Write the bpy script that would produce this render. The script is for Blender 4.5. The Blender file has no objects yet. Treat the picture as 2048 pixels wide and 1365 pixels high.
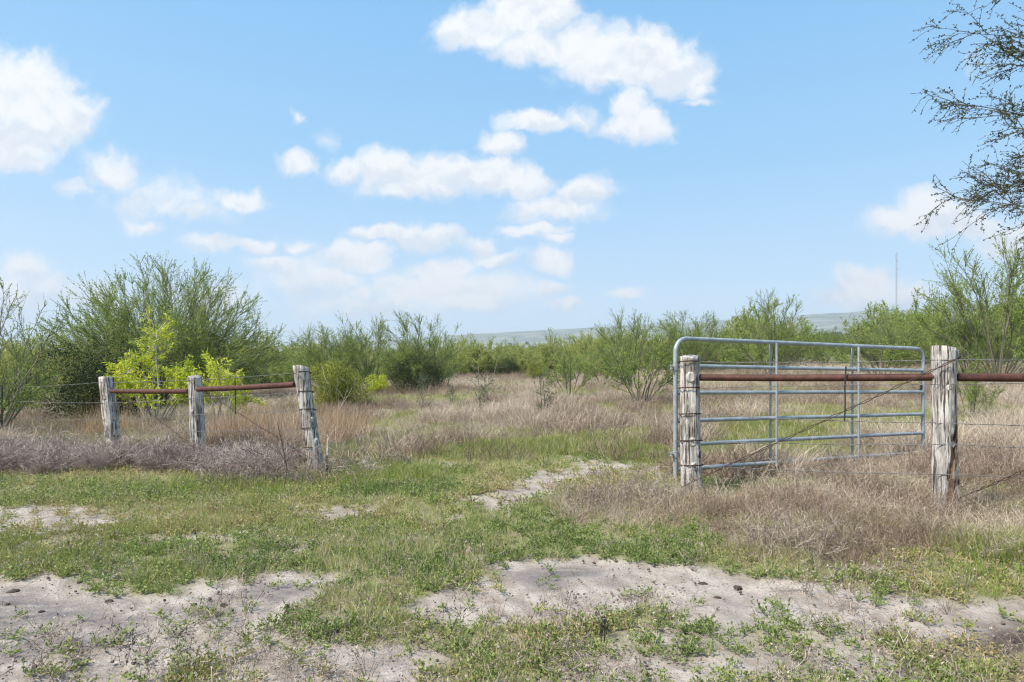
import bpy, math
import numpy as np
from mathutils import Vector

# ------------------------------------------------------------------ camera, sky, sun, exposure
scene = bpy.context.scene
COL = scene.collection
EYE = 1.35            # camera height above the ground at its foot
F = 1365.333          # focal length in photo pixels (24 mm on 36 mm, 2048 px wide)
CX, HY = 1024.0, 778.0  # principal column, eye-level row in the photo

cam_d = bpy.data.cameras.new('camera')
cam_d.lens = 24.0
cam_d.sensor_width = 36.0
cam_d.shift_y = (HY - 682.5) / 2048.0
cam_d.clip_start = 0.05
cam_d.clip_end = 12000.0
cam = bpy.data.objects.new('camera', cam_d)
cam.location = (0, 0, EYE)
cam.rotation_euler = (math.radians(90), 0, 0)
COL.objects.link(cam)
scene.camera = cam

SUN_EL, SUN_AZ = 52.0, -125.0     # azimuth clockwise from +Y (view direction): behind left
SUN_STRENGTH, SUN_ANGLE = 2.7, 8.0
SKY_STRENGTH = 0.10
EXPOSURE = 1.35

sun_d = bpy.data.lights.new('sun', 'SUN')
sun_d.energy = SUN_STRENGTH
sun_d.angle = math.radians(SUN_ANGLE)
sun_d.color = (1.0, 0.93, 0.82)
sun = bpy.data.objects.new('sun', sun_d)
a, e = math.radians(SUN_AZ), math.radians(SUN_EL)
sv = Vector((math.sin(a) * math.cos(e), math.cos(a) * math.cos(e), math.sin(e)))
sun.rotation_euler = (-sv).to_track_quat('-Z', 'Y').to_euler()
sun.location = sv * 60
COL.objects.link(sun)

world = bpy.data.worlds.new('World')
scene.world = world
world.use_nodes = True


def N(nt, typ, **kw):
    n = nt.nodes.new(typ)
    for k, v in kw.items():
        if k.startswith('i_'):
            key = k[2:]
            n.inputs[int(key) if key.isdigit() else key].default_value = v
        else:
            setattr(n, k, v)
    return n


def math_node(nt, op, a=None, b=None, c=None, clamp=False):
    n = nt.nodes.new('ShaderNodeMath')
    n.operation = op
    n.use_clamp = clamp
    for i, v in enumerate((a, b, c)):
        if v is None:
            continue
        if isinstance(v, (int, float)):
            n.inputs[i].default_value = v
        else:
            nt.links.new(v, n.inputs[i])
    return n.outputs[0]


def vmath(nt, op, a=None, b=None, out=0):
    n = nt.nodes.new('ShaderNodeVectorMath')
    n.operation = op
    for i, v in enumerate((a, b)):
        if v is None:
            continue
        if isinstance(v, (tuple, list)):
            n.inputs[i].default_value = v
        else:
            nt.links.new(v, n.inputs[i])
    return n.outputs[out]


def mix_col(nt, fac, a, b, blend='MIX'):
    n = nt.nodes.new('ShaderNodeMix')
    n.data_type = 'RGBA'
    n.blend_type = blend
    for sock, v in ((n.inputs[0], fac), (n.inputs[6], a), (n.inputs[7], b)):
        if isinstance(v, (int, float)):
            sock.default_value = v
        elif isinstance(v, (tuple, list)):
            sock.default_value = tuple(v) + (1.0,) * (4 - len(v))
        else:
            nt.links.new(v, sock)
    return n.outputs[2]


def map_range(nt, v, a, b, c=0.0, d=1.0, smooth=True):
    n = nt.nodes.new('ShaderNodeMapRange')
    n.interpolation_type = 'SMOOTHSTEP' if smooth else 'LINEAR'
    nt.links.new(v, n.inputs[0])
    for i, x in enumerate((a, b, c, d)):
        n.inputs[i + 1].default_value = x
    return n.outputs[0]


def build_sky():
    nt = world.node_tree
    nt.nodes.clear()
    L = nt.links.new
    sky = N(nt, 'ShaderNodeTexSky', sky_type='NISHITA', sun_disc=False,
            sun_elevation=math.radians(SUN_EL), sun_rotation=math.radians(SUN_AZ),
            altitude=100.0, air_density=1.0, dust_density=0.6, ozone_density=1.6)
    geo = N(nt, 'ShaderNodeTexCoord')
    d = geo.outputs['Generated']
    sep = N(nt, 'ShaderNodeSeparateXYZ')
    L(d, sep.inputs[0])
    # direction -> plane one unit ahead of the viewer (clouds stand at infinity)
    yy = math_node(nt, 'MAXIMUM', sep.outputs[1], 0.02)
    u = math_node(nt, 'DIVIDE', sep.outputs[0], yy)
    v = math_node(nt, 'DIVIDE', sep.outputs[2], yy)
    comb = N(nt, 'ShaderNodeCombineXYZ')
    L(u, comb.inputs[0]); L(v, comb.inputs[1])
    P = comb.outputs[0]
    warp = N(nt, 'ShaderNodeTexNoise', noise_dimensions='2D', i_Scale=11.0, i_Detail=7.0, i_Roughness=0.62)
    L(P, warp.inputs['Vector'])
    w1 = vmath(nt, 'SUBTRACT', warp.outputs['Color'], (0.5, 0.5, 0.5))
    w1 = vmath(nt, 'MULTIPLY', w1, (0.060, 0.060, 0.0))
    Pw = vmath(nt, 'ADD', P, w1)
    # cumulus heads: column, row, half width, half height (photo pixels), strength
    puffs = [
        (955, 60, 85, 42, 1), (1050, 25, 85, 50, 1), (1110, 20, 50, 45, 1), (1065, 90, 80, 38, 0.9), (1190, 95, 85, 48, 1),
        (1300, 115, 85, 50, 1), (1350, 140, 70, 45, 1), (1230, 150, 110, 34, 0.9), (1395, 178, 42, 20, 0.8), (1400, 205, 40, 10, 0.45),
        (1075, 243, 66, 20, 0.95), (1160, 238, 50, 22, 0.5), (1262, 212, 40, 34, 0.95), (1290, 250, 64, 34, 1), (1235, 258, 60, 20, 0.7),
        (1003, 285, 42, 26, 0.85), (592, 325, 38, 28, 0.7), (600, 232, 18, 14, 0.45), (655, 275, 20, 22, 0.25),
        (695, 340, 50, 26, 0.9), (775, 340, 60, 38, 1), (865, 350, 85, 42, 1), (975, 352, 100, 34, 1), (850, 382, 120, 24, 0.8),
        (1045, 365, 55, 25, 0.8), (1170, 378, 60, 24, 0.9), (1110, 415, 92, 27, 0.8), (1070, 460, 62, 15, 0.82), (1105, 478, 34, 12, 0.72),
        (775, 470, 70, 14, 1), (840, 475, 80, 24, 1), (960, 488, 38, 20, 0.82), (990, 515, 52, 16, 0.82), (1095, 520, 48, 20, 0.87),
        (40, 180, 110, 66, 1), (110, 240, 90, 55, 1), (20, 270, 100, 66, 1), (40, 330, 60, 26, 0.8), (-90, 220, 130, 110, 1),
        (228, 342, 55, 38, 0.75), (330, 400, 120, 40, 0.5), (400, 425, 80, 24, 0.5), (485, 400, 48, 21, 0.8), (285, 455, 42, 15, 0.6),
        (155, 380, 34, 16, 0.45), (430, 490, 55, 18, 0.82), (525, 492, 42, 20, 0.97), (600, 498, 32, 15, 0.67),
        (690, 515, 48, 28, 1), (740, 518, 42, 26, 0.92), (565, 532, 66, 18, 0.82), (722, 585, 36, 22, 0.82), (640, 560, 130, 34, 0.64),
        (885, 540, 80, 24, 0.92), (900, 585, 190, 40, 0.85), (1092, 572, 48, 15, 0.82), (1125, 608, 38, 13, 0.72), (760, 615, 190, 26, 0.62),
        (1265, 590, 42, 13, 0.82), (1790, 445, 62, 28, 0.75), (1870, 440, 85, 42, 1), (1935, 455, 70, 36, 0.8), (2000, 480, 60, 30, 0.92),
        (1735, 568, 72, 36, 0.97), (1700, 600, 70, 25, 0.82), (1800, 595, 70, 24, 0.82), (1990, 130, 40, 16, 0.2),
        (55, 540, 50, 34, 1), (98, 578, 42, 34, 0.92), (20, 592, 66, 42, 0.82), (170, 600, 90, 30, 0.57), (420, 600, 120, 30, 0.52),
    ]
    field = hsum = wsum = None
    for (x, y, rx, ry, s) in puffs:
        c = ((x - CX) / F, (HY - y) / F, 0)
        sx, sy = F / (rx * 1.35), F / (ry * 1.45)
        mn = N(nt, 'ShaderNodeVectorMath', operation='MULTIPLY_ADD')
        L(Pw, mn.inputs[0])
        mn.inputs[1].default_value = (sx, sy, 0)
        mn.inputs[2].default_value = (-c[0] * sx, -c[1] * sy, 0)
        ln = vmath(nt, 'LENGTH', mn.outputs[0], out=1)
        f = math_node(nt, 'MULTIPLY_ADD', ln, -1.0 * s, 1.0 * s)
        field = f if field is None else math_node(nt, 'SMOOTH_MAX', field, f, 0.10)
        w = math_node(nt, 'MAXIMUM', f, 0.0)
        qy = vmath(nt, 'DOT_PRODUCT', mn.outputs[0], (0, 1, 0), out=1)
        hsum = math_node(nt, 'MULTIPLY', w, qy) if hsum is None else math_node(nt, 'MULTIPLY_ADD', w, qy, hsum)
        wsum = w if wsum is None else math_node(nt, 'ADD', wsum, w)
    front = map_range(nt, sep.outputs[1], 0.35, 0.5)
    # the same kind of broken cumulus goes on over the rest of the sky
    up = math_node(nt, 'MAXIMUM', sep.outputs[2], 0.06)
    cu = math_node(nt, 'DIVIDE', sep.outputs[0], up)
    cv = math_node(nt, 'DIVIDE', sep.outputs[1], up)
    c2 = N(nt, 'ShaderNodeCombineXYZ')
    L(cu, c2.inputs[0]); L(cv, c2.inputs[1])
    n2 = N(nt, 'ShaderNodeTexNoise', noise_dimensions='2D', i_Scale=0.9, i_Detail=8.0, i_Roughness=0.55)
    L(c2.outputs[0], n2.inputs['Vector'])
    rest = map_range(nt, n2.outputs[0], 0.52, 0.72, -0.1, 0.8, smooth=False)
    inx = map_range(nt, math_node(nt, 'ABSOLUTE', u), 0.78, 0.95, 1.0, 0.0)
    inv = map_range(nt, v, 0.60, 0.75, 1.0, 0.0)
    inside = math_node(nt, 'MULTIPLY', math_node(nt, 'MULTIPLY', inx, inv), front)
    mixf = N(nt, 'ShaderNodeMix')
    L(inside, mixf.inputs[0]); L(rest, mixf.inputs[2]); L(field, mixf.inputs[3])
    fld = mixf.outputs[0]
    fine = N(nt, 'ShaderNodeTexNoise', noise_dimensions='2D', i_Scale=26.0, i_Detail=8.0, i_Roughness=0.6)
    L(Pw, fine.inputs['Vector'])
    fl = math_node(nt, 'SUBTRACT', fine.outputs[0], 0.5)
    dens = math_node(nt, 'MULTIPLY_ADD', fl, 0.75, fld)
    alpha = map_range(nt, dens, -0.04, 0.56)
    alpha = math_node(nt, 'MULTIPLY', alpha, 0.96)
    # tone inside the clouds: billows lit from above, faintly grey undersides and hollows
    def billow(off):
        n = N(nt, 'ShaderNodeTexNoise', noise_dimensions='2D', i_Scale=13.0, i_Detail=6.0, i_Roughness=0.58)
        L(vmath(nt, 'ADD', Pw, (0.3, off, 0)), n.inputs['Vector'])
        return n.outputs[0]
    rel = math_node(nt, 'SUBTRACT', billow(0.0), billow(0.016))
    hgt = math_node(nt, 'DIVIDE', hsum, math_node(nt, 'ADD', wsum, 0.06))
    t = math_node(nt, 'MULTIPLY_ADD', rel, 2.2, math_node(nt, 'MULTIPLY_ADD', hgt, 0.55, 0.58))
    t = map_range(nt, t, 0.15, 0.80)
    W = CLOUD
    ccol = mix_col(nt, t, tuple(W * x for x in (0.83, 0.88, 0.95)), tuple(W * x for x in (1.04, 1.04, 1.04)))
    # clear-air colour by height, whitening in the vapour near the horizon
    ramp = nt.nodes.new('ShaderNodeValToRGB')
    el = ramp.color_ramp.elements
    stops = [(0.0, (.96, .975, .99)), (.06, (.85, .915, .98)), (.16, (.59, .79, .97)), (.30, (.36, .67, .97)), (.50, (.24, .575, .955)), (1.0, (.13, .42, .84))]
    el[0].position, el[0].color = stops[0][0], stops[0][1] + (1,)
    el[1].position, el[1].color = stops[-1][0], stops[-1][1] + (1,)
    for p_, c_ in stops[1:-1]:
        x_ = el.new(p_); x_.color = c_ + (1,)
    L(sep.outputs[2], ramp.inputs[0])
    grad = mix_col(nt, 1.0, ramp.outputs[0], (W, W, W), 'MULTIPLY')
    base = mix_col(nt, 0.78, sky.outputs[0], grad)
    col = mix_col(nt, alpha, base, ccol)
    bg = N(nt, 'ShaderNodeBackground', i_Strength=SKY_STRENGTH)
    L(col, bg.inputs[0])
    out = N(nt, 'ShaderNodeOutputWorld')
    L(bg.outputs[0], out.inputs[0])


CLOUD = 3.95
build_sky()
world.cycles.sampling_method = 'MANUAL'
world.cycles.sample_map_resolution = 512

vs = scene.view_settings
vs.view_transform = 'Standard'
vs.look = 'None'
vs.exposure = EXPOSURE
vs.gamma = 1.0
vs.use_curve_mapping = False
scene.render.engine = 'CYCLES'
scene.cycles.use_denoising = True
scene.cycles.denoiser = 'OPENIMAGEDENOISE'
scene.cycles.denoising_input_passes = 'RGB_ALBEDO_NORMAL'
scene.cycles.denoising_prefilter = 'ACCURATE'
scene.cycles.max_bounces = 6
scene.cycles.diffuse_bounces = 3
scene.cycles.transmission_bounces = 3
scene.cycles.transparent_max_bounces = 8
scene.cycles.volume_bounces = 0
scene.cycles.filter_width = 1.2

# ------------------------------------------------------------------ helpers
rng = np.random.default_rng(7)
_tab = np.random.default_rng(99).random((256, 256))


def vnoise(x, y):
    x = np.asarray(x, float); y = np.asarray(y, float)
    xi = np.floor(x).astype(int); yi = np.floor(y).astype(int)
    fx = x - xi; fy = y - yi
    fx = fx * fx * (3 - 2 * fx); fy = fy * fy * (3 - 2 * fy)
    g = lambda i, j: _tab[i & 255, j & 255]
    return ((g(xi, yi) * (1 - fx) + g(xi + 1, yi) * fx) * (1 - fy) +
            (g(xi, yi + 1) * (1 - fx) + g(xi + 1, yi + 1) * fx) * fy)


def fbm(x, y, o=4):
    s = 0; a = .5; t = 0
    for i in range(o):
        s = s + a * vnoise(x * 2 ** i + 17.3 * i, y * 2 ** i + 5.1 * i); t += a; a *= .5
    return s / t


def sstep(x, a, b):
    t = np.clip((np.asarray(x, float) - a) / (b - a), 0, 1)
    return t * t * (3 - 2 * t)


def norm(v):
    return v / np.maximum(np.linalg.norm(v, axis=-1, keepdims=True), 1e-9)


PR = [0, 3, 6, 9, 12, 20, 30, 60, 150, 400, 900, 1600, 2400, 5000]
PZ = [0, .17, .35, .45, .56, .90, 1.32, 2.6, 6.0, 16.0, 46.0, 134.0, 120.0, 0.0]
TR = [0, 6, 12, 30, 150, 400, 1600, 5000]
TT = [0, .012, .022, .032, .045, .050, .0588, .03]


def zfun(X, Y, bumps=True):
    X = np.asarray(X, float); Y = np.asarray(Y, float)
    r = np.hypot(X, Y) + 1e-6
    c = Y / r
    sx = np.clip(X / np.maximum(Y, 0.35 * r), -1.1, 1.1)
    depth = np.maximum(Y, .35 * r)
    z = np.interp(depth, PR, PZ) + np.interp(depth, TR, TT) * sx * depth
    w = sstep(c, -.1, .45)
    z = z * w + (1 - w) * (-np.minimum(.012 * r, 2.0))
    if bumps:
        z = z + sstep(r, 8, 30) * (1 - sstep(r, 150, 400)) * .35 * (fbm(X * .07, Y * .07, 3) - .5)
        nr = 1 - sstep(r, 25, 60)
        z = z + nr * (.05 * (fbm(X * 1.1 + 9, Y * 1.1, 3) - .5) + .022 * (fbm(X * 5, Y * 5 + 3, 3) - .5))
        far = sstep(r, 700, 1500)
        z = z + far * 6 * (fbm(X * .006, Y * .006, 3) - .5)
    return z


def hit(px, py):
    """ground point seen at a photo pixel"""
    px = np.atleast_1d(np.asarray(px, float)); py = np.atleast_1d(np.asarray(py, float))
    ys = np.geomspace(1.2, 300, 1500)
    X = (px[:, None] - CX) / F * ys; Z = EYE + (HY - py[:, None]) / F * ys
    g = zfun(X, ys[None, :] + 0 * X, False)
    k = np.argmax(g >= Z, axis=1)
    d = ys[k]
    return np.stack([(px - CX) / F * d, d], 1)


def at(px, py, d):
    return np.array([(px - CX) / F * d, d, EYE + (HY - py) / F * d])


def ground_at(px, d):
    X = (px - CX) / F * d
    return np.array([X, d, float(zfun(X, d))])


def poly_sd(poly, X, Y):
    """signed distance (positive inside) to a world polygon"""
    P = np.asarray(poly, float)
    inside = np.zeros(X.shape, bool); dmin = np.full(X.shape, 1e9)
    for i in range(len(P)):
        x0, y0 = P[i]; x1, y1 = P[(i + 1) % len(P)]
        cond = ((y0 > Y) != (y1 > Y))
        xi = (x1 - x0) * (Y - y0) / ((y1 - y0) if y1 != y0 else 1e-9) + x0
        inside ^= cond & (X < xi)
        ex, ey = x1 - x0, y1 - y0
        t = np.clip(((X - x0) * ex + (Y - y0) * ey) / (ex * ex + ey * ey + 1e-12), 0, 1)
        dmin = np.minimum(dmin, np.hypot(X - x0 - t * ex, Y - y0 - t * ey))
    return np.where(inside, dmin, -dmin)


def mesh_from(name, V, faces_list, attrs=None, smooth=False, mats=None, mat_idx=None):
    """faces_list: arrays [n,3] or [n,4]"""
    me = bpy.data.meshes.new(name)
    V = np.asarray(V, np.float32)
    me.vertices.add(len(V)); me.vertices.foreach_set('co', V.ravel())
    loops = np.concatenate([np.asarray(f, np.int32).ravel() for f in faces_list])
    sizes = np.concatenate([np.full(len(f), f.shape[1], np.int32) for f in faces_list])
    starts = np.concatenate([[0], np.cumsum(sizes)[:-1]]).astype(np.int32)
    me.loops.add(len(loops)); me.loops.foreach_set('vertex_index', loops)
    me.polygons.add(len(sizes)); me.polygons.foreach_set('loop_start', starts)
    if smooth:
        me.polygons.foreach_set('use_smooth', np.ones(len(sizes), bool))
    for m in (mats or []):
        me.materials.append(m)
    if mat_idx is not None:
        me.polygons.foreach_set('material_index', np.asarray(mat_idx, np.int32))
    for k, v in (attrs or {}).items():
        a = me.attributes.new(k, 'FLOAT', 'POINT'); a.data.foreach_set('value', np.asarray(v, np.float32))
    me.update(calc_edges=True)
    me.validate()
    return me


class Geo:
    """collects vertices, faces and the per-vertex value 'var' for one mesh"""
    def __init__(self):
        self.V = []; self.T = []; self.Q = []; self.A = []; self.n = 0; self.tm = []; self.qm = []

    def add(self, V, faces, var=0.5, m=0):
        V = np.asarray(V, float).reshape(-1, 3); faces = np.asarray(faces)
        self.V.append(V); self.A.append(np.broadcast_to(np.asarray(var, float), (len(V),)).copy())
        if faces.shape[1] == 3:
            self.T.append(faces + self.n); self.tm.append(np.full(len(faces), m))
        else:
            self.Q.append(faces + self.n); self.qm.append(np.full(len(faces), m))
        self.n += len(V)

    def mesh(self, name, mats, smooth=False):
        fl = []; mi = []
        if self.T:
            fl.append(np.concatenate(self.T)); mi.append(np.concatenate(self.tm))
        if self.Q:
            fl.append(np.concatenate(self.Q)); mi.append(np.concatenate(self.qm))
        if not isinstance(mats, (list, tuple)):
            mats = [mats]
        return mesh_from(name, np.concatenate(self.V), fl, {'var': np.concatenate(self.A)}, smooth, mats, np.concatenate(mi))


def tubes(pts, rad, sides=4):
    """pts [N,k,3], rad [N,k] -> verts, quads"""
    pts = np.asarray(pts, float); rad = np.asarray(rad, float)
    Nn, k, _ = pts.shape
    tan = np.gradient(pts, axis=1); tan = norm(tan)
    ref = np.where(np.abs(tan[:, :1, 2:3]) > .9, np.array([1., 0, 0]), np.array([0, 0, 1.]))
    ref = np.broadcast_to(ref, tan.shape)
    s = norm(np.cross(tan, ref)); b = np.cross(tan, s)
    an = np.arange(sides) / sides * 2 * np.pi
    ring = (np.cos(an)[None, None, :, None] * s[:, :, None] + np.sin(an)[None, None, :, None] * b[:, :, None])
    V = pts[:, :, None] + ring * rad[:, :, None, None]
    idx = np.arange(Nn * k * sides).reshape(Nn, k, sides)
    a = idx[:, :-1]; c = idx[:, 1:]
    q = np.stack([a, np.roll(a, -1, 2), np.roll(c, -1, 2), c], -1).reshape(-1, 4)
    return V.reshape(-1, 3), q


def capped_tube(geo, pts, rad, sides=10, var=.5, m=0):
    pts = np.asarray(pts, float)
    rad = np.broadcast_to(np.asarray(rad, float), (len(pts),))
    V, q = tubes(pts[None], rad[None], sides)
    geo.add(V, q, var, m)
    k = len(pts)
    for row, c in ((0, pts[0]), (k - 1, pts[-1])):
        ring = V[row * sides:(row + 1) * sides]
        VV = np.vstack([ring, c])
        i = np.arange(sides)
        f = np.stack([i, (i + 1) % sides, np.full(sides, sides)], 1)
        geo.add(VV, f if row else f[:, ::-1], var, m)


def ribbons(pts, w, side=None, g=None):
    g = g or rng
    pts = np.asarray(pts, float); Nn, k, _ = pts.shape
    tan = norm(np.gradient(pts, axis=1))
    if side is None:
        side = g.normal(size=(Nn, 1, 3))
    s = norm(np.cross(tan, np.broadcast_to(side, tan.shape)))
    w = np.broadcast_to(np.asarray(w, float), (Nn, k))[:, :, None]
    V = np.stack([pts - s * w * .5, pts + s * w * .5], 2)
    idx = np.arange(Nn * k * 2).reshape(Nn, k, 2)
    q = np.stack([idx[:, :-1, 0], idx[:, :-1, 1], idx[:, 1:, 1], idx[:, 1:, 0]], -1).reshape(-1, 4)
    return V.reshape(-1, 3), q


def grow(p, d, Ln, k, wob, up, g, droop=0.0):
    p = np.asarray(p, float); d = norm(np.asarray(d, float)); Ln = np.asarray(Ln, float)
    out = [p]; st = (Ln / (k - 1))[:, None]
    for i in range(k - 1):
        d = norm(d + wob * g.normal(size=d.shape) + np.array([0, 0, up - droop * i / k]))
        p = p + d * st; out.append(p)
    return np.stack(out, 1)


def children(pts, per, tmin, tmax, ang, g):
    Nn, k, _ = pts.shape
    i = np.repeat(np.arange(Nn), per)
    t = g.uniform(tmin, tmax, len(i))
    f = t * (k - 1); j = np.clip(f.astype(int), 0, k - 2); fr = (f - j)[:, None]
    st = pts[i, j] * (1 - fr) + pts[i, j + 1] * fr
    tan = norm(pts[i, j + 1] - pts[i, j])
    perp = norm(np.cross(tan, g.normal(size=tan.shape)))
    a = (g.normal(ang, ang * .3, len(i)))[:, None]
    return st, tan * np.cos(a) + perp * np.sin(a), t, i


def leaves(geo, pts, m, ln, wd, g, bias=(0, 0, 0), tri=False, tmin=.0, along=.5, mat=0):
    """m leaves along each polyline"""
    Nn, k, _ = pts.shape
    i = np.repeat(np.arange(Nn), m)
    f = g.uniform(tmin, 1, len(i)) * (k - 1); j = np.clip(f.astype(int), 0, k - 2); fr = (f - j)[:, None]
    p = pts[i, j] * (1 - fr) + pts[i, j + 1] * fr
    tan = norm(pts[i, j + 1] - pts[i, j])
    d = norm(tan * along + g.normal(size=tan.shape) * .7 + np.asarray(bias))
    s = norm(np.cross(d, g.normal(size=d.shape)))
    L_ = (ln * g.uniform(.6, 1.3, len(i)))[:, None]; W_ = (wd * g.uniform(.6, 1.3, len(i)))[:, None]
    var = g.random(len(i))
    if tri:
        V = np.stack([p - s * W_ * .5, p + s * W_ * .5, p + d * L_], 1)
        geo.add(V, np.arange(len(i) * 3).reshape(-1, 3), np.repeat(var, 3), mat)
    else:
        mid = p + d * L_ * .5
        V = np.stack([p, mid - s * W_ * .5, p + d * L_, mid + s * W_ * .5], 1)
        geo.add(V, np.arange(len(i) * 4).reshape(-1, 4), np.repeat(var, 4), mat)


def obj(name, me, parent=None, label=None, cat=None, group=None, kind=None, loc=None):
    o = bpy.data.objects.new(name, me)
    COL.objects.link(o)
    if parent is not None:
        o.parent = parent
    if loc is not None:
        o.location = loc
    for k, v in (('label', label), ('category', cat), ('group', group), ('kind', kind)):
        if v:
            o[k] = v
    return o


def thing(name, label, cat, loc=(0, 0, 0), rz=0.0, group=None):
    o = obj(name, None, None, label, cat, group, None, tuple(loc))
    o.rotation_euler = (0, 0, rz)
    o.empty_display_size = .2
    return o


# ------------------------------------------------------------------ materials
def new_mat(name):
    m = bpy.data.materials.new(name); m.use_nodes = True
    nt = m.node_tree; nt.nodes.clear()
    out = nt.nodes.new('ShaderNodeOutputMaterial')
    return m, nt, out


def leaf_mat(name, cols, rough=.65, trans=.42, noise=1.2, tint_amt=0.0, spec=.25):
    """cols: list of (position, colour); picked by the leaf's own value, drifting slowly through the plant"""
    m, nt, out = new_mat(name)
    at_ = N(nt, 'ShaderNodeAttribute', attribute_name='var')
    geo = N(nt, 'ShaderNodeNewGeometry')
    nz = N(nt, 'ShaderNodeTexNoise', i_Scale=noise, i_Detail=2.0)
    nt.links.new(geo.outputs['Position'], nz.inputs['Vector'])
    f = math_node(nt, 'MULTIPLY_ADD', math_node(nt, 'SUBTRACT', nz.outputs[0], .5), 1.1, at_.outputs['Fac'])
    if tint_amt:
        ti = N(nt, 'ShaderNodeAttribute', attribute_name='tint', attribute_type='INSTANCER')
        f = math_node(nt, 'ADD', f, math_node(nt, 'MULTIPLY', math_node(nt, 'SUBTRACT', ti.outputs['Fac'], .5), tint_amt))
    cr = nt.nodes.new('ShaderNodeValToRGB')
    el = cr.color_ramp.elements
    while len(el) > 1:
        el.remove(el[-1])
    el[0].position, el[0].color = cols[0][0], tuple(cols[0][1]) + (1,)
    for p, c in cols[1:]:
        x = el.new(p); x.color = tuple(c) + (1,)
    nt.links.new(f, cr.inputs[0])
    bs = N(nt, 'ShaderNodeBsdfPrincipled', i_Roughness=rough)
    bs.inputs['Specular IOR Level'].default_value = spec
    nt.links.new(cr.outputs[0], bs.inputs['Base Color'])
    if trans > 0:
        tr = N(nt, 'ShaderNodeBsdfTranslucent')
        nt.links.new(cr.outputs[0], tr.inputs[0])
        mx = N(nt, 'ShaderNodeMixShader', i_0=trans)
        nt.links.new(bs.outputs[0], mx.inputs[1]); nt.links.new(tr.outputs[0], mx.inputs[2])
        nt.links.new(mx.outputs[0], out.inputs[0])
    else:
        nt.links.new(bs.outputs[0], out.inputs[0])
    return m


M = {}
M['leaf_green'] = leaf_mat('leaf_green', [(0, (.15, .235, .042)), (.5, (.275, .375, .075)), (1, (.44, .50, .13))])
M['leaf_far'] = leaf_mat('leaf_far', [(0, (.15, .235, .055)), (.5, (.27, .355, .085)), (1, (.45, .47, .14))], noise=.12, tint_amt=1.5)
M['leaf_yellow'] = leaf_mat('leaf_yellow', [(0, (.26, .38, .03)), (.45, (.54, .62, .04)), (1, (.84, .82, .06))], trans=.45)
M['leaf_dark'] = leaf_mat('leaf_dark', [(0, (.022, .038, .013)), (.6, (.048, .07, .02)), (.92, (.11, .12, .034)), (1, (.22, .20, .05))], trans=.2, noise=2.0)
M['leaf_olive'] = leaf_mat('leaf_olive', [(0, (.10, .15, .03)), (.4, (.24, .28, .05)), (1, (.47, .44, .08))], trans=.25, noise=2.0)
M['leaf_brown'] = leaf_mat('leaf_brown', [(0, (.055, .07, .03)), (1, (.13, .145, .06))], trans=.2)
M['leaf_blue'] = leaf_mat('leaf_blue', [(0, (.055, .095, .045)), (1, (.12, .17, .07))], trans=.2, noise=.05)
M['bark'] = leaf_mat('bark', [(0, (.09, .085, .055)), (.5, (.16, .15, .10)), (1, (.27, .25, .19))], trans=0, rough=.9)
M['bark_brown'] = leaf_mat('bark_brown', [(0, (.05, .042, .035)), (1, (.13, .11, .09))], trans=0, rough=.9)
M['bark_pale'] = leaf_mat('bark_pale', [(0, (.20, .17, .14)), (.5, (.34, .30, .26)), (1, (.52, .48, .43))], trans=0, rough=.9)
M['bark_dark'] = leaf_mat('bark_dark', [(0, (.02, .018, .016)), (1, (.07, .06, .055))], trans=0, rough=.9)
M['grass_dry'] = leaf_mat('grass_dry', [(0, (.19, .13, .095)), (.35, (.35, .26, .19)), (.7, (.53, .42, .315)), (1, (.72, .62, .49))], trans=.25, noise=1.6, tint_amt=.8)
M['grass_orange'] = leaf_mat('grass_orange', [(0, (.26, .15, .08)), (.5, (.44, .29, .17)), (1, (.58, .44, .30))], trans=.25, noise=1.6)
M['grass_green'] = leaf_mat('grass_green', [(0, (.19, .225, .05)), (.5, (.33, .36, .105)), (.85, (.48, .455, .18)), (1, (.58, .52, .33))], trans=.35, noise=1.5, tint_amt=.9)
M['grass_lush'] = leaf_mat('grass_lush', [(0, (.12, .22, .03)), (.6, (.27, .38, .06)), (1, (.45, .48, .12))], trans=.4, noise=1.5)
M['weed_green'] = leaf_mat('weed_green', [(0, (.145, .205, .06)), (.5, (.26, .325, .10)), (.85, (.40, .42, .15)), (1, (.50, .38, .20))], trans=.3, noise=2.5, tint_amt=.8)
M['twig_purple'] = leaf_mat('twig_purple', [(0, (.15, .105, .09)), (.5, (.32, .25, .22)), (1, (.56, .47, .41))], trans=0, noise=1.2, rough=.9, tint_amt=.7)
M['twig_brown'] = leaf_mat('twig_brown', [(0, (.14, .10, .08)), (.5, (.30, .235, .19)), (1, (.52, .45, .37))], trans=0, noise=1.2, rough=.9)
M['clod'] = leaf_mat('clod', [(0, (.05, .04, .033)), (.5, (.13, .10, .08)), (1, (.27, .22, .18))], trans=0, noise=6, rough=.95)
M['dung'] = leaf_mat('dung', [(0, (.03, .024, .02)), (1, (.10, .078, .062))], trans=0, noise=40, rough=.95)


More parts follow.
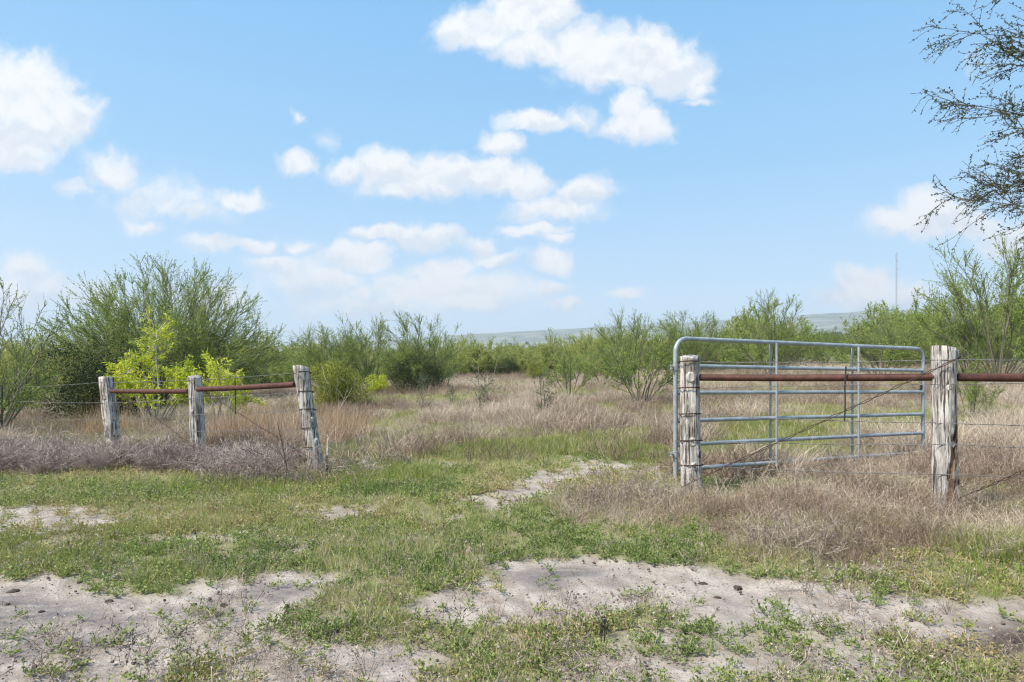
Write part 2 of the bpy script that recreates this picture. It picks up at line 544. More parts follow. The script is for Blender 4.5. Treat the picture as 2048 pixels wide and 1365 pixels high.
def ground_mat():
    m, nt, out = new_mat('soil')
    geo = N(nt, 'ShaderNodeNewGeometry')
    pos = geo.outputs['Position']

    def noise(sc, det=4.0, ro=.55, off=(0, 0, 0)):
        n = N(nt, 'ShaderNodeTexNoise', i_Scale=sc, i_Detail=det, i_Roughness=ro)
        nt.links.new(vmath(nt, 'ADD', pos, off), n.inputs['Vector'])
        return n.outputs[0]

    def attr(nm):
        return N(nt, 'ShaderNodeAttribute', attribute_name=nm).outputs['Fac']

    n1, n2, n3, n4 = noise(.8), noise(6, 6, .65), noise(45, 5, .7), noise(220, 3, .7)
    sand = mix_col(nt, map_range(nt, n2, .38, .62), (.37, .31, .26), (.54, .475, .415))
    sand = mix_col(nt, math_node(nt, 'MULTIPLY', map_range(nt, noise(1.7, 5, .6, (9, 4, 0)), .45, .62), .45), sand, (.29, .25, .225))
    sand = mix_col(nt, math_node(nt, 'MULTIPLY', map_range(nt, n3, .52, .70), .5), sand, (.26, .205, .17))
    sand = mix_col(nt, math_node(nt, 'MULTIPLY', map_range(nt, n4, .56, .66), .70), sand, (.14, .105, .085))
    # grey silt crust on the wheel track
    wv = N(nt, 'ShaderNodeTexNoise', i_Scale=3.0, i_Detail=6.0, i_Roughness=.6)
    nt.links.new(vmath(nt, 'MULTIPLY', pos, (.7, 2.6, 1)), wv.inputs['Vector'])
    sl = math_node(nt, 'MULTIPLY', attr('silt'), map_range(nt, wv.outputs[0], .30, .55))
    sand = mix_col(nt, sl, sand, mix_col(nt, n3, (.18, .155, .15), (.27, .235, .225)))
    dampc = mix_col(nt, n3, (.075, .055, .045), (.15, .115, .095))
    sand = mix_col(nt, attr('damp'), sand, dampc)
    green = mix_col(nt, map_range(nt, n2, .3, .7), (.20, .20, .09), (.30, .28, .14))
    green = mix_col(nt, math_node(nt, 'MULTIPLY', map_range(nt, n3, .45, .7), .5), green, (.33, .27, .20))
    dry = mix_col(nt, map_range(nt, n2, .3, .7), (.22, .17, .13), (.38, .31, .24))
    dry = mix_col(nt, math_node(nt, 'MULTIPLY', map_range(nt, n1, .45, .65), .5), dry, (.19, .20, .085))
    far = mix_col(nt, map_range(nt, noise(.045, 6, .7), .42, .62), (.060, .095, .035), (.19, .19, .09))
    ridge = mix_col(nt, map_range(nt, noise(.018, 8, .75), .44, .60), (.17, .19, .165), (.27, .285, .25))  # raised, low-contrast tones: some of the distance haze is put into this colour
    c = mix_col(nt, attr('dryness'), green, dry)
    c = mix_col(nt, attr('sand'), c, sand)
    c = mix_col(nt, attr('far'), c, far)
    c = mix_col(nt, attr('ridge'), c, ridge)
    bs = N(nt, 'ShaderNodeBsdfPrincipled', i_Roughness=.95)
    bs.inputs['Specular IOR Level'].default_value = .15
    nt.links.new(c, bs.inputs['Base Color'])
    h = math_node(nt, 'MULTIPLY_ADD', n3, .026, math_node(nt, 'MULTIPLY', n4, .007))
    h = math_node(nt, 'MULTIPLY_ADD', n2, .05, h)
    bp = N(nt, 'ShaderNodeBump', i_Strength=.8, i_Distance=1.0)
    nt.links.new(h, bp.inputs['Height']); nt.links.new(bp.outputs[0], bs.inputs['Normal'])
    nt.links.new(bs.outputs[0], out.inputs[0])
    return m


def wood_mat():
    m, nt, out = new_mat('weathered_cedar')
    tc = N(nt, 'ShaderNodeTexCoord')
    oi = N(nt, 'ShaderNodeObjectInfo')
    base = vmath(nt, 'ADD', tc.outputs['Object'], None)
    sh = N(nt, 'ShaderNodeCombineXYZ')
    nt.links.new(math_node(nt, 'MULTIPLY', oi.outputs['Random'], 37.0), sh.inputs[0])
    base = vmath(nt, 'ADD', tc.outputs['Object'], sh.outputs[0])

    def noise(vec, sc, det=5.0, ro=.6):
        n = N(nt, 'ShaderNodeTexNoise', i_Scale=sc, i_Detail=det, i_Roughness=ro)
        nt.links.new(vec, n.inputs['Vector'])
        return n.outputs[0]
    st = vmath(nt, 'MULTIPLY', base, (1, 1, .055))
    st2 = vmath(nt, 'MULTIPLY', base, (1, 1, .16))
    g1 = noise(st, 55, 5, .65); g2 = noise(st2, 22, 4); g3 = noise(st, 150, 3, .7); blot = noise(base, 5, 4)
    c = mix_col(nt, map_range(nt, g2, .38, .56), (.24, .21, .185), (.62, .575, .53))
    c = mix_col(nt, math_node(nt, 'MULTIPLY', map_range(nt, blot, .5, .7), .6), c, (.38, .36, .345))
    c = mix_col(nt, math_node(nt, 'MULTIPLY', map_range(nt, g3, .5, .75), .5), c, (.27, .22, .18))
    warm = math_node(nt, 'MULTIPLY', map_range(nt, noise(st2, 14, 3), .57, .70), map_range(nt, blot, .42, .6))
    c = mix_col(nt, math_node(nt, 'MULTIPLY', warm, .7), c, (.42, .24, .11))
    crack = map_range(nt, g1, .385, .46, 1.0, 0.0)
    c = mix_col(nt, math_node(nt, 'MULTIPLY', crack, .9), c, (.045, .036, .03))
    rot = N(nt, 'ShaderNodeAttribute', attribute_name='rot').outputs['Fac']
    rc = mix_col(nt, map_range(nt, g1, .35, .6), (.06, .034, .02), (.27, .15, .08))
    c = mix_col(nt, rot, c, rc)
    bs = N(nt, 'ShaderNodeBsdfPrincipled', i_Roughness=.9)
    bs.inputs['Specular IOR Level'].default_value = .15
    nt.links.new(c, bs.inputs['Base Color'])
    h = math_node(nt, 'SUBTRACT', math_node(nt, 'MULTIPLY', g2, .02), math_node(nt, 'MULTIPLY', crack, .016))
    h = math_node(nt, 'MULTIPLY_ADD', g3, .006, h)
    bp = N(nt, 'ShaderNodeBump', i_Strength=1.0, i_Distance=1.0)
    nt.links.new(h, bp.inputs['Height']); nt.links.new(bp.outputs[0], bs.inputs['Normal'])
    nt.links.new(bs.outputs[0], out.inputs[0])
    return m


def metal_mat(name, c0, c1, cspot, rough, metallic, scale=18, spot=.62, stretch=(1, 1, 1)):
    m, nt, out = new_mat(name)
    tc = N(nt, 'ShaderNodeTexCoord')
    v = vmath(nt, 'MULTIPLY', tc.outputs['Object'], stretch)
    n1 = N(nt, 'ShaderNodeTexNoise', i_Scale=scale, i_Detail=6.0, i_Roughness=.65)
    n2 = N(nt, 'ShaderNodeTexNoise', i_Scale=scale * 3.1, i_Detail=4.0, i_Roughness=.7)
    nt.links.new(v, n1.inputs['Vector']); nt.links.new(v, n2.inputs['Vector'])
    c = mix_col(nt, map_range(nt, n1.outputs[0], .35, .65), c0, c1)
    c = mix_col(nt, math_node(nt, 'MULTIPLY', map_range(nt, n2.outputs[0], spot, spot + .1), .8), c, cspot)
    bs = N(nt, 'ShaderNodeBsdfPrincipled', i_Roughness=rough, i_Metallic=metallic)
    nt.links.new(c, bs.inputs['Base Color'])
    bp = N(nt, 'ShaderNodeBump', i_Strength=.25, i_Distance=.01)
    nt.links.new(n2.outputs[0], bp.inputs['Height']); nt.links.new(bp.outputs[0], bs.inputs['Normal'])
    nt.links.new(bs.outputs[0], out.inputs[0])
    return m


M['soil'] = ground_mat()
M['wood'] = wood_mat()
M['galv'] = metal_mat('galvanised_steel', (.26, .295, .32), (.38, .415, .44), (.50, .53, .55), .5, .25, 9, .60)
M['weld'] = metal_mat('weld_steel', (.28, .28, .28), (.40, .40, .40), (.22, .14, .09), .6, .3, 30, .55)
M['rust'] = metal_mat('rusted_pipe', (.060, .022, .015), (.115, .042, .028), (.30, .16, .12), .72, .15, 14, .66)
M['wire'] = metal_mat('weathered_wire', (.16, .15, .145), (.26, .25, .24), (.14, .09, .06), .6, .5, 40)
M['wire_dark'] = metal_mat('rusty_wire', (.045, .028, .022), (.10, .06, .045), (.17, .10, .07), .8, .2, 60)
M['stake'] = metal_mat('dark_stake', (.012, .012, .012), (.03, .03, .03), (.05, .045, .04), .8, 0, 40)
M['stake_pale'] = metal_mat('pale_stake_end', (.40, .36, .32), (.6, .56, .52), (.1, .1, .1), .8, 0, 60)
M['mast'] = metal_mat('mast_steel', (.30, .29, .29), (.40, .38, .38), (.3, .2, .2), .6, .2, 1)

# ------------------------------------------------------------------ where things grow (world polygons from photo pixels)
def wpoly(*pts):
    p = np.array(pts, float)
    return hit(p[:, 0], p[:, 1])


SAND = [
    (wpoly((-200, 1150), (0, 1155), (150, 1168), (240, 1195), (400, 1180), (560, 1148), (660, 1160), (620, 1200), (530, 1232), (450, 1266), (350, 1300), (300, 1350), (280, 1400), (-200, 1400)), 1.0),
    (wpoly((790, 1218), (900, 1175), (1010, 1122), (1150, 1112), (1300, 1122), (1450, 1138), (1570, 1150), (1640, 1172), (1800, 1185), (2060, 1200), (2060, 1270), (1900, 1285), (1700, 1265), (1500, 1252), (1300, 1232), (1100, 1245), (900, 1258)), 1.0),
    (wpoly((890, 1003), (1000, 973), (1130, 946), (1180, 926), (1275, 929), (1235, 946), (1130, 967), (1060, 1002), (980, 1018), (930, 1012)), .95),
    (wpoly((-60, 1012), (130, 1008), (235, 1030), (240, 1047), (120, 1062), (-60, 1085)), .9),
    (wpoly((310, 1084), (400, 1070), (480, 1062), (540, 1055), (470, 1076), (380, 1090)), .85),
    (wpoly((150, 1142), (250, 1128), (340, 1114), (300, 1138), (200, 1150)), .9),
    (wpoly((-50, 1148), (60, 1150), (150, 1160), (40, 1172), (-50, 1165)), .8),
    (wpoly((190, 972), (260, 962), (340, 966), (280, 978)), .6),
    (wpoly((560, 1100), (620, 1098), (600, 1108)), .4),
    (wpoly((280, 1275), (430, 1255), (620, 1240), (800, 1260), (1000, 1290), (1300, 1280), (1600, 1270), (2060, 1300), (2060, 1420), (200, 1420)), .42),
    (wpoly((1560, 950), (1640, 912), (1760, 905), (1700, 925)), .35),
]
SILT = [wpoly((-200, 1185), (0, 1185), (200, 1210), (400, 1200), (540, 1170), (630, 1165), (560, 1200), (380, 1240), (200, 1285), (0, 1330), (-200, 1340)),
        wpoly((1040, 1135), (1150, 1122), (1280, 1128), (1220, 1150), (1080, 1160))]
DAMP = [wpoly((1860, 1268), (1960, 1252), (2100, 1240), (2100, 1330), (1990, 1318), (1900, 1300))]
DRYTALL = wpoly((1075, 1012), (1200, 990), (1345, 1000), (1420, 1002), (1560, 990), (1750, 955), (1850, 930), (2300, 890), (2300, 1135), (1900, 1128), (1700, 1145), (1580, 1135), (1420, 1080), (1300, 1070), (1180, 1050))
GREENTRACK = wpoly((640, 1000), (700, 945), (820, 915), (900, 890), (1050, 885), (1200, 875), (1345, 860), (1345, 960), (1200, 955), (1075, 1000), (1000, 1120), (800, 1215), (500, 1160), (-100, 1150), (-100, 960), (400, 985))
GREENGATE = wpoly((1400, 905), (1420, 850), (1560, 840), (1640, 870), (1720, 885), (1560, 925), (1420, 950))
LUSH = [wpoly((640, 985), (700, 940), (800, 925), (900, 940), (850, 965), (740, 985)), wpoly((1850, 1165), (1900, 1100), (2000, 1080), (2150, 1080), (2150, 1190), (1960, 1185)),
        wpoly((180, 975), (420, 960), (640, 985), (640, 1000), (400, 990)), wpoly((1410, 930), (1430, 890), (1560, 880), (1600, 905), (1480, 930))]
PURPLE = [wpoly((-250, 935), (0, 930), (200, 926), (420, 935), (520, 938), (520, 950), (430, 952), (200, 945), (-250, 965))]
BROWNTANGLE = [wpoly((430, 962), (540, 958), (600, 968), (640, 976), (560, 987), (440, 980))]
SPARSE = wpoly((640, 965), (680, 945), (800, 915), (860, 915), (840, 935), (740, 968), (700, 978))
ORANGE = [wpoly((420, 905), (440, 868), (590, 862), (720, 868), (740, 890), (600, 912)), wpoly((100, 880), (180, 862), (260, 860), (230, 885))]


def msk(poly, X, Y, soft, wob, sc, bias=0.0):
    n = (fbm(X * sc + 31, Y * sc + 7, 4) - .5) * 2
    return sstep(poly_sd(poly, X, Y) + wob * n + bias, -soft, soft)


def fields(X, Y):
    X = np.asarray(X, float); Y = np.asarray(Y, float)
    f = {}
    s = np.zeros(X.shape); k = np.clip(Y / 6, .5, 2)
    for i, (p, a) in enumerate(SAND):
        if a > .5:
            s = np.maximum(s, a * msk(p, X, Y, .14 * k, .24, 2.2, .05))
        else:
            q = msk(p, X, Y, .25, .3, 1.5) * sstep(fbm(X * 2.1 + 3, Y * 2.1, 4) + a * .35, .52, .66)
            s = np.maximum(s, q)
    near = sstep(Y, 2, 3) * (1 - sstep(Y, 8.5, 11))
    s = np.maximum(s, near * .8 * sstep(fbm(X * 1.3 + 50, Y * 1.9 + 11, 4), .60, .69))
    dt = msk(DRYTALL, X, Y, .18, .35, 1.6)
    gt = msk(GREENTRACK, X, Y, .3, .5, 1.0)
    gg = msk(GREENGATE, X, Y, .3, .6, 1.0)
    lush = np.max([msk(p, X, Y, .2, .35, 1.6) for p in LUSH], axis=0)
    pur = np.max([msk(p, X, Y, .25, .55, 1.1) for p in PURPLE], axis=0)
    bro = np.max([msk(p, X, Y, .12, .25, 1.5) for p in BROWNTANGLE], axis=0)
    ora = np.max([msk(p, X, Y, .3, .6, .8) for p in ORANGE], axis=0)
    fence = 7.05 - .40 * X
    beyond = sstep(Y - fence, .2, 1.2)
    patch = fbm(X * .33 + 4, Y * .33 + 80, 4)
    fieldgreen = sstep(patch, .47, .60)
    f['sand'] = s * (1 - dt * .8)
    f['silt'] = np.max([msk(p, X, Y, .15, .3, 1.5) for p in SILT], axis=0)
    f['damp'] = np.max([msk(p, X, Y, .12, .2, 2.5) for p in DAMP], axis=0)
    f['sparse'] = msk(SPARSE, X, Y, .2, .4, 1.1)
    f['drytall'] = dt; f['lush'] = lush; f['purple'] = pur; f['brown'] = bro; f['orange'] = ora
    f['beyond'] = beyond; f['fieldgreen'] = np.maximum(fieldgreen, np.maximum(gg, gt * .9))
    f['track'] = np.maximum(gt, gg)
    f['dryness'] = np.clip(np.maximum(dt, beyond * (1 - f['fieldgreen'])) * (1 - lush) * (1 - gt) + pur, 0, 1)
    return f


# ------------------------------------------------------------------ ground
def build_ground():
    fr = np.radians(np.linspace(-47, 47, 300))
    side = np.radians(np.linspace(47, 313, 50))[1:-1]
    ang = np.concatenate([fr, side]); na = len(ang)
    rad = np.concatenate([np.geomspace(.4, 2.2, 14), np.geomspace(2.2, 14, 230)[1:], np.geomspace(14, 4800, 150)[1:]])
    A, R = np.meshgrid(ang, rad)
    X = R * np.sin(A); Y = R * np.cos(A)
    Z = zfun(X, Y)
    f = fields(X, Y)
    rr = np.hypot(X, Y)
    # sand lies a little lower than the turf and is hummocky; the track is worn flat
    lum = (1 - f['silt']) * .035 * (fbm(X * 9 + 2, Y * 9, 3) - .5)
    Z = Z + np.where(rr < 14, f['sand'] * (lum - .015), 0)
    V = np.stack([X, Y, Z], -1).reshape(-1, 3)
    nr = len(rad)
    idx = np.arange(nr * na).reshape(nr, na)
    q = np.stack([idx[:-1], np.roll(idx[:-1], -1, 1), np.roll(idx[1:], -1, 1), idx[1:]], -1).reshape(-1, 4)[:, ::-1]
    V = np.vstack([V, [[0, 0, 0]]])
    c = nr * na
    t = np.stack([idx[0], np.roll(idx[0], -1), np.full(na, c)], -1)[:, ::-1]
    ext = lambda a, v=0: np.append(a.ravel(), v)
    at_ = {k: ext(f[k]) for k in ('sand', 'silt', 'damp', 'dryness')}
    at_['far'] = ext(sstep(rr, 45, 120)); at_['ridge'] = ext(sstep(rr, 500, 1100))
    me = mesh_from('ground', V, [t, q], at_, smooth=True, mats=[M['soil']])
    o = obj('ground', me, kind='structure', label='sandy pasture ground with bare track rising to a distant ridge')
    return o


build_ground()

# ------------------------------------------------------------------ scattered ground cover (masses nobody could count)
def gn_scatter(name, label, sources, P, rot, scl, idx, tint, cat=None):
    me = bpy.data.meshes.new(name)
    P = np.asarray(P, np.float32)
    me.vertices.add(len(P)); me.vertices.foreach_set('co', P.ravel())
    for k, v, t, fld in (('rot', rot, 'FLOAT_VECTOR', 'vector'), ('scl', scl, 'FLOAT_VECTOR', 'vector'), ('idx', idx, 'INT', 'value'), ('tint', tint, 'FLOAT', 'value')):
        a = me.attributes.new(k, t, 'POINT')
        a.data.foreach_set(fld, np.asarray(v, np.int32 if t == 'INT' else np.float32).ravel())
    o = obj(name, me, kind='stuff', label=label)
    ng = bpy.data.node_groups.new(name + '_scatter', 'GeometryNodeTree')
    ng.interface.new_socket('Geometry', in_out='INPUT', socket_type='NodeSocketGeometry')
    ng.interface.new_socket('Geometry', in_out='OUTPUT', socket_type='NodeSocketGeometry')
    L = ng.links.new
    gi = ng.nodes.new('NodeGroupInput'); go = ng.nodes.new('NodeGroupOutput')
    iop = ng.nodes.new('GeometryNodeInstanceOnPoints')
    jn = ng.nodes.new('GeometryNodeJoinGeometry')
    for sm in sources:
        so = bpy.data.objects.new(sm.name + '_source', sm)      # never linked to the scene
        oi = ng.nodes.new('GeometryNodeObjectInfo'); oi.inputs['Object'].default_value = so
        g2 = ng.nodes.new('GeometryNodeGeometryToInstance')
        L(oi.outputs['Geometry'], g2.inputs[0]); L(g2.outputs[0], jn.inputs[0])
    L(gi.outputs[0], iop.inputs['Points']); L(jn.outputs[0], iop.inputs['Instance'])
    iop.inputs['Pick Instance'].default_value = True

    def na(nm, dt):
        n = ng.nodes.new('GeometryNodeInputNamedAttribute'); n.data_type = dt
        n.inputs[0].default_value = nm
        return n.outputs[0]
    L(na('idx', 'INT'), iop.inputs['Instance Index'])
    L(na('rot', 'FLOAT_VECTOR'), iop.inputs['Rotation'])
    L(na('scl', 'FLOAT_VECTOR'), iop.inputs['Scale'])
    L(iop.outputs[0], go.inputs[0])
    md = o.modifiers.new('scatter', 'NODES'); md.node_group = ng
    return o


def blades(g, n, h, spread, w, bend, k=4, wob=.12, hv=.4):
    p = np.zeros((n, 3)); r = spread * np.sqrt(g.random(n)); t = g.random(n) * 2 * np.pi
    p[:, 0] = r * np.cos(t); p[:, 1] = r * np.sin(t); p[:, 2] = -.02
    d = np.stack([np.cos(t) * bend * g.random(n), np.sin(t) * bend * g.random(n), np.ones(n)], 1) + g.normal(size=(n, 3)) * bend * .35
    d[:, 2] = np.abs(d[:, 2]) + .25
    Ln = h * g.uniform(1 - hv, 1 + hv * .5, n)
    pts = grow(p, d, Ln, k, wob, 0, g, droop=.35 * bend)
    wid = (w * g.uniform(.7, 1.2, n))[:, None] * np.linspace(1, .25, k)[None]
    return pts, wid


def tuft_mesh(name, seed, mats, n, h, spread, w, bend, k=4, wob=.12, hv=.4, extra=None):
    g = np.random.default_rng(seed); geo = Geo()
    pts, wid = blades(g, n, h, spread, w, bend, k, wob, hv)
    V, q = ribbons(pts, wid, g=g)
    geo.add(V, q, np.repeat(g.random(n), k * 2))
    if extra:
        extra(geo, g, pts)
    return geo.mesh(name, mats)


def seedheads(geo, g, pts):
    k = pts.shape[1]
    sel = pts[g.random(len(pts)) < .22][:, k - 2:]
    if len(sel):
        leaves(geo, sel, 5, .022, .007, g, tri=True)


def twig_mesh(name, seed, mats, n, h, spread, w, per=4, per2=3, lean=.7, fuzz=0):
    """dead broomweed: stiff stems that fork into a tangle"""
    g = np.random.default_rng(seed); geo = Geo()
    pts, wid = blades(g, n, h, spread, w, lean, 4, .15, .4)
    V, q = ribbons(pts, wid, g=g); geo.add(V, q, np.repeat(g.random(n), 8) * .6)
    st, d, t, i = children(pts, per, .25, .95, .7, g)
    c1 = grow(st, d, h * .45 * g.uniform(.5, 1.1, len(st)), 3, .2, .08, g)
    V, q = ribbons(c1, w * .55, g=g); geo.add(V, q, np.repeat(g.random(len(c1)), 6))
    if per2:
        st, d, t, i = children(c1, per2, .3, 1, .8, g)
        c2 = grow(st, d, h * .2 * g.uniform(.5, 1.1, len(st)), 2, .2, .05, g)
        V, q = ribbons(c2, w * .45, g=g); geo.add(V, q, np.repeat(g.random(len(c2)), 4))
        if fuzz:
            leaves(geo, c2, fuzz, .012, .007, g, tri=True)
    return geo.mesh(name, mats)


def weed_mesh(name, seed, mats, n, spread, h, leaf):
    """low clover-like mat: short runners with small rounded leaves"""
    g = np.random.default_rng(seed); geo = Geo()
    p = np.zeros((n, 3)); t = g.random(n) * 2 * np.pi
    d = np.stack([np.cos(t), np.sin(t), np.full(n, .5 * h / spread)], 1)
    pts = grow(p, d, spread * g.uniform(.4, 1.1, n), 4, .25, .12, g)
    V, q = ribbons(pts, .0028, g=g); geo.add(V, q, .95)
    leaves(geo, pts, 7, leaf, leaf * .75, g, bias=(0, 0, .7), tmin=.15, along=.3)
    return geo.mesh(name, mats)


def scatter_pts(n, ymin, ymax, g, power=1.0, xw=.82, hmin=0):
    """points over the ground in view (and a margin), denser nearby"""
    u = g.random(n)
    if power == 1.0:
        Y = np.exp(np.log(ymin) + u * np.log(ymax / ymin))          # uniform in picture-ish terms
    else:
        Y = (ymin ** power + u * (ymax ** power - ymin ** power)) ** (1 / power)
    X = (g.random(n) * 2 - 1) * xw * (Y + 1.0)
    return X, Y


def place_scatter(name, label, sources, X, Y, prob, size, g, tint=None, tilt=.12, sink=0.0, zs=(1, 1)):
    keep = g.random(len(X)) < prob
    X, Y = X[keep], Y[keep]
    n = len(X)
    size = size[keep] if np.ndim(size) else np.full(n, size)
    s = size * g.uniform(.7, 1.3, n)
    Z = zfun(X, Y) - sink
    rot = np.stack([g.normal(0, tilt, n), g.normal(0, tilt, n), g.random(n) * 2 * np.pi], 1)
    scl = np.stack([s, s, s * g.uniform(zs[0], zs[1], n)], 1)
    tn = tint[keep] if tint is not None else g.random(n)
    gn_scatter(name, label, sources, np.stack([X, Y, Z], 1), rot, scl, g.integers(0, len(sources), n), tn)
    print('SCATTER', name, n)


def build_cover():
    g = np.random.default_rng(21)
    # --- low weeds
    src = [weed_mesh('weed%d' % i, 100 + i, M['weed_green'], 8, .08, .05, .0145) for i in range(5)]
    X, Y = scatter_pts(60000, 2.2, 11.5, g, .6)
    f = fields(X, Y)
    pt = fbm(X * 3.1 + 8, Y * 3.1, 3)
    fore = 1 - sstep(Y, 3.4, 4.4)
    pr = (1 - f['sand']) * .85 + f['sand'] * (.010 + .04 * fore * sstep(pt, .5, .62))
    pr *= (1 - .85 * f['drytall']) * (1 - f['damp'] * .7) * (1 - .6 * f['purple']) * (1 - .55 * f['beyond'])
    pr *= np.where(f['sand'] < .5, .18 + .62 * sstep(pt, .38, .60), 1)
    tn = np.clip(fbm(X * .9 + 60, Y * .9, 3) * 1.6 - .35, 0, 1)
    place_scatter('low_weeds', 'low green clover like weeds matting the sandy ground', src, X, Y, pr, .9 * np.ones(len(X)) + .25 * (Y > 6), g, tn, .15, 0, (.6, 1.3))
    # --- short green grass
    src = [tuft_mesh('green_tuft%d' % i, 200 + i, M['grass_green'], 34, .10, .06, .0042, .8, 3, .12) for i in range(4)]
    X, Y = scatter_pts(52000, 2.4, 16, g, .8)
    f = fields(X, Y)
    pt = fbm(X * 1.7 + 28, Y * 1.7, 3)
    pr = (1 - f['sand']) * (.25 + .75 * np.maximum(f['track'], f['lush'])) * (.3 + .7 * sstep(pt, .35, .6))
    pr = np.where(Y > 9, np.maximum(pr, f['fieldgreen'] * .8), pr) * (1 - f['sand'] * .95) + .36 * f['drytall'] * sstep(pt, .46, .58)
    tn = np.clip(fbm(X * .5 + 90, Y * .5, 3) * 1.8 - .4, 0, 1)
    place_scatter('short_grass', 'short green grass over the track and verge', src, X, Y, pr, .75 + .45 * f['lush'] + .25 * (Y > 8) + .3 * f['drytall'], g, tn, .2, 0, (.6, 1.2))
    # --- lush grass
    src = [tuft_mesh('lush_tuft%d' % i, 250 + i, M['grass_lush'], 30, .20, .07, .006, .7, 4, .12) for i in range(3)]
    X, Y = scatter_pts(26000, 3, 14, g, .8)
    f = fields(X, Y)
    place_scatter('lush_grass', 'bright lush green grass beside the posts', src, X, Y, f['lush'] * (1 - f['sand']) * .38, np.where(X > 2.5, .58, .5), g, None, .15)
    # --- dry grass, tall by the right-hand fence
    src = [tuft_mesh('dry_tuft%d' % i, 300 + i, M['grass_dry'], 40, .34, .10, .0050, 1.0, 5, .33, .5, seedheads) for i in range(5)]
    X, Y = scatter_pts(44000, 2.6, 12, g, .8)
    f = fields(X, Y)
    edge = sstep(fbm(X * 1.2 + 5, Y * 1.2 + 44, 3), .34, .5)
    pr = f['drytall'] * (.08 + .30 * edge) * (1 - .6 * f['lush']) + .20 * f['purple'] * sstep(fbm(X * 1.4, Y * 1.4 + 61, 2), .42, .58)
    sz = (.50 + .34 * sstep(Y + .42 * X, 5.2, 7.4) * (.4 + .6 * edge)) * (.68 + .55 * fbm(X * 2.4 + 81, Y * 2.4, 2))
    tn = np.clip(fbm(X * 1.1 + 70, Y * 1.1, 3) * 1.8 - .4, 0, 1)
    place_scatter('tall_dry_grass', 'curling tan dry grass along the fence by the gate', src, X, Y, pr, sz, g, tn, .15, 0, (.7, 1.15))
    # --- dry grass of the pasture beyond
    src2 = [tuft_mesh('field_tuft%d' % i, 330 + i, M['grass_dry'], 34, .34, .14, .008, 1.0, 4, .28, .5) for i in range(4)]
    X, Y = scatter_pts(70000, 7, 75, g, 1.0)
    f = fields(X, Y)
    b = f['beyond'] * (1 - f['sand'])
    pt = fbm(X * .8 + 15, Y * .8 + 9, 4)
    pr = b * (1 - f['track'] * .93) * (.25 + .75 * sstep(pt, .40, .56)) * (1 - .55 * f['fieldgreen']) * .8
    sz = (.45 + .55 * sstep(pt, .45, .62)) * (1 + .25 * sstep(Y, 12, 40))
    tn = np.clip(fbm(X * .25 + 70, Y * .25, 3) * 2.2 - .6, 0, 1)
    place_scatter('pasture_grass', 'dry tan pasture grass on the field beyond the fence', src2, X, Y, pr, sz, g, tn, .15)
    src3 = [tuft_mesh('field_green%d' % i, 360 + i, M['grass_green'], 30, .20, .16, .010, .9, 3, .15) for i in range(3)]
    X, Y = scatter_pts(34000, 9, 75, g, 1.0)
    f = fields(X, Y)
    place_scatter('pasture_green_grass', 'green grass patches between dry tufts of the pasture', src3, X, Y, f['beyond'] * (.12 + .6 * f['fieldgreen']) * (1 - f['sand']), .68 + .0 * X, g, None, .15)
    # --- orange stems
    src = [tuft_mesh('orange_tuft%d' % i, 400 + i, M['grass_orange'], 30, .55, .09, .006, .45, 4, .10) for i in range(3)]
    X, Y = scatter_pts(16000, 8, 18, g, .8)
    f = fields(X, Y)
    place_scatter('bunch_grass', 'tall orange tan bunch grass behind the leaning posts', src, X, Y, f['orange'] * .20, 1.0 + 0 * X, g, None, .1)
    # --- purple grey dead brush along the left fence
    src = [twig_mesh('purple_twig%d' % i, 500 + i, M['twig_purple'], 16, .42, .13, .0055, 6, 4, .75, 1) for i in range(4)]
    X, Y = scatter_pts(30000, 6, 14, g, .8)
    f = fields(X, Y)
    place_scatter('dead_broomweed', 'purple grey dead broomweed massed along the left fence', src, X, Y, f['purple'] * .27 + f['sparse'] * .012, .55 + .5 * fbm(X * .9, Y * .9 + 3, 3), g, None, .15, 0, (.6, 1.05))
    # --- brown tangle at the foot of the nearest left post, and sparse twigs elsewhere
    src = [twig_mesh('brown_twig%d' % i, 540 + i, M['twig_brown'], 14, .42, .12, .0055, 5, 3, 1.1) for i in range(4)]
    X, Y = scatter_pts(24000, 2.3, 22, g, .8)
    f = fields(X, Y)
    pt = fbm(X * 1.3 + 200, Y * 1.3, 3)
    pr = np.maximum(f['brown'] * .22, .16 * f['drytall'] * sstep(pt, .44, .58) + .05 * f['beyond'] * sstep(pt, .5, .6) * (1 - f['track']))
    place_scatter('dead_twigs', 'tangle of brown dead twigs round the leaning post', src, X, Y, pr, .62 + 0 * X, g, None, .25)
    # --- small dry stalks in the foreground
    src = [twig_mesh('stalk%d' % i, 580 + i, M['twig_brown'], 4, .13, .03, .0032, 3, 2, .7, 1) for i in range(4)]
    src += [tuft_mesh('stub%d' % i, 590 + i, M['grass_dry'], 12, .10, .04, .003, 1.1, 4, .3) for i in range(3)]
    X, Y = scatter_pts(16000, 2.2, 9, g, .7)
    f = fields(X, Y)
    fore = 1 - sstep(Y, 3.3, 4.6)
    pr = (1 - f['sand']) * (.10 + .28 * fore) + f['sand'] * .02 + .25 * fore * f['sand'] * sstep(fbm(X * 3.1 + 8, Y * 3.1, 3), .5, .62)
    place_scatter('dry_stalks', 'thin dry stalks among the foreground weeds', src, X, Y, pr, 1.0 + 0 * X, g, None, .3, 0, (.6, 1.2))
    # --- crumbs of soil
    cl = []
    for i in range(4):
        gg = np.random.default_rng(600 + i); geo = Geo()
        V, q = lump(gg, 1.0, 8, 5, .35); geo.add(V, q, gg.random(len(V)))
        cl.append(geo.mesh('crumb%d' % i, M['clod']))
    X, Y = scatter_pts(26000, 2.2, 8, g, .5)
    f = fields(X, Y)
    sz = .0022 + .008 * g.random(len(X)) ** 6
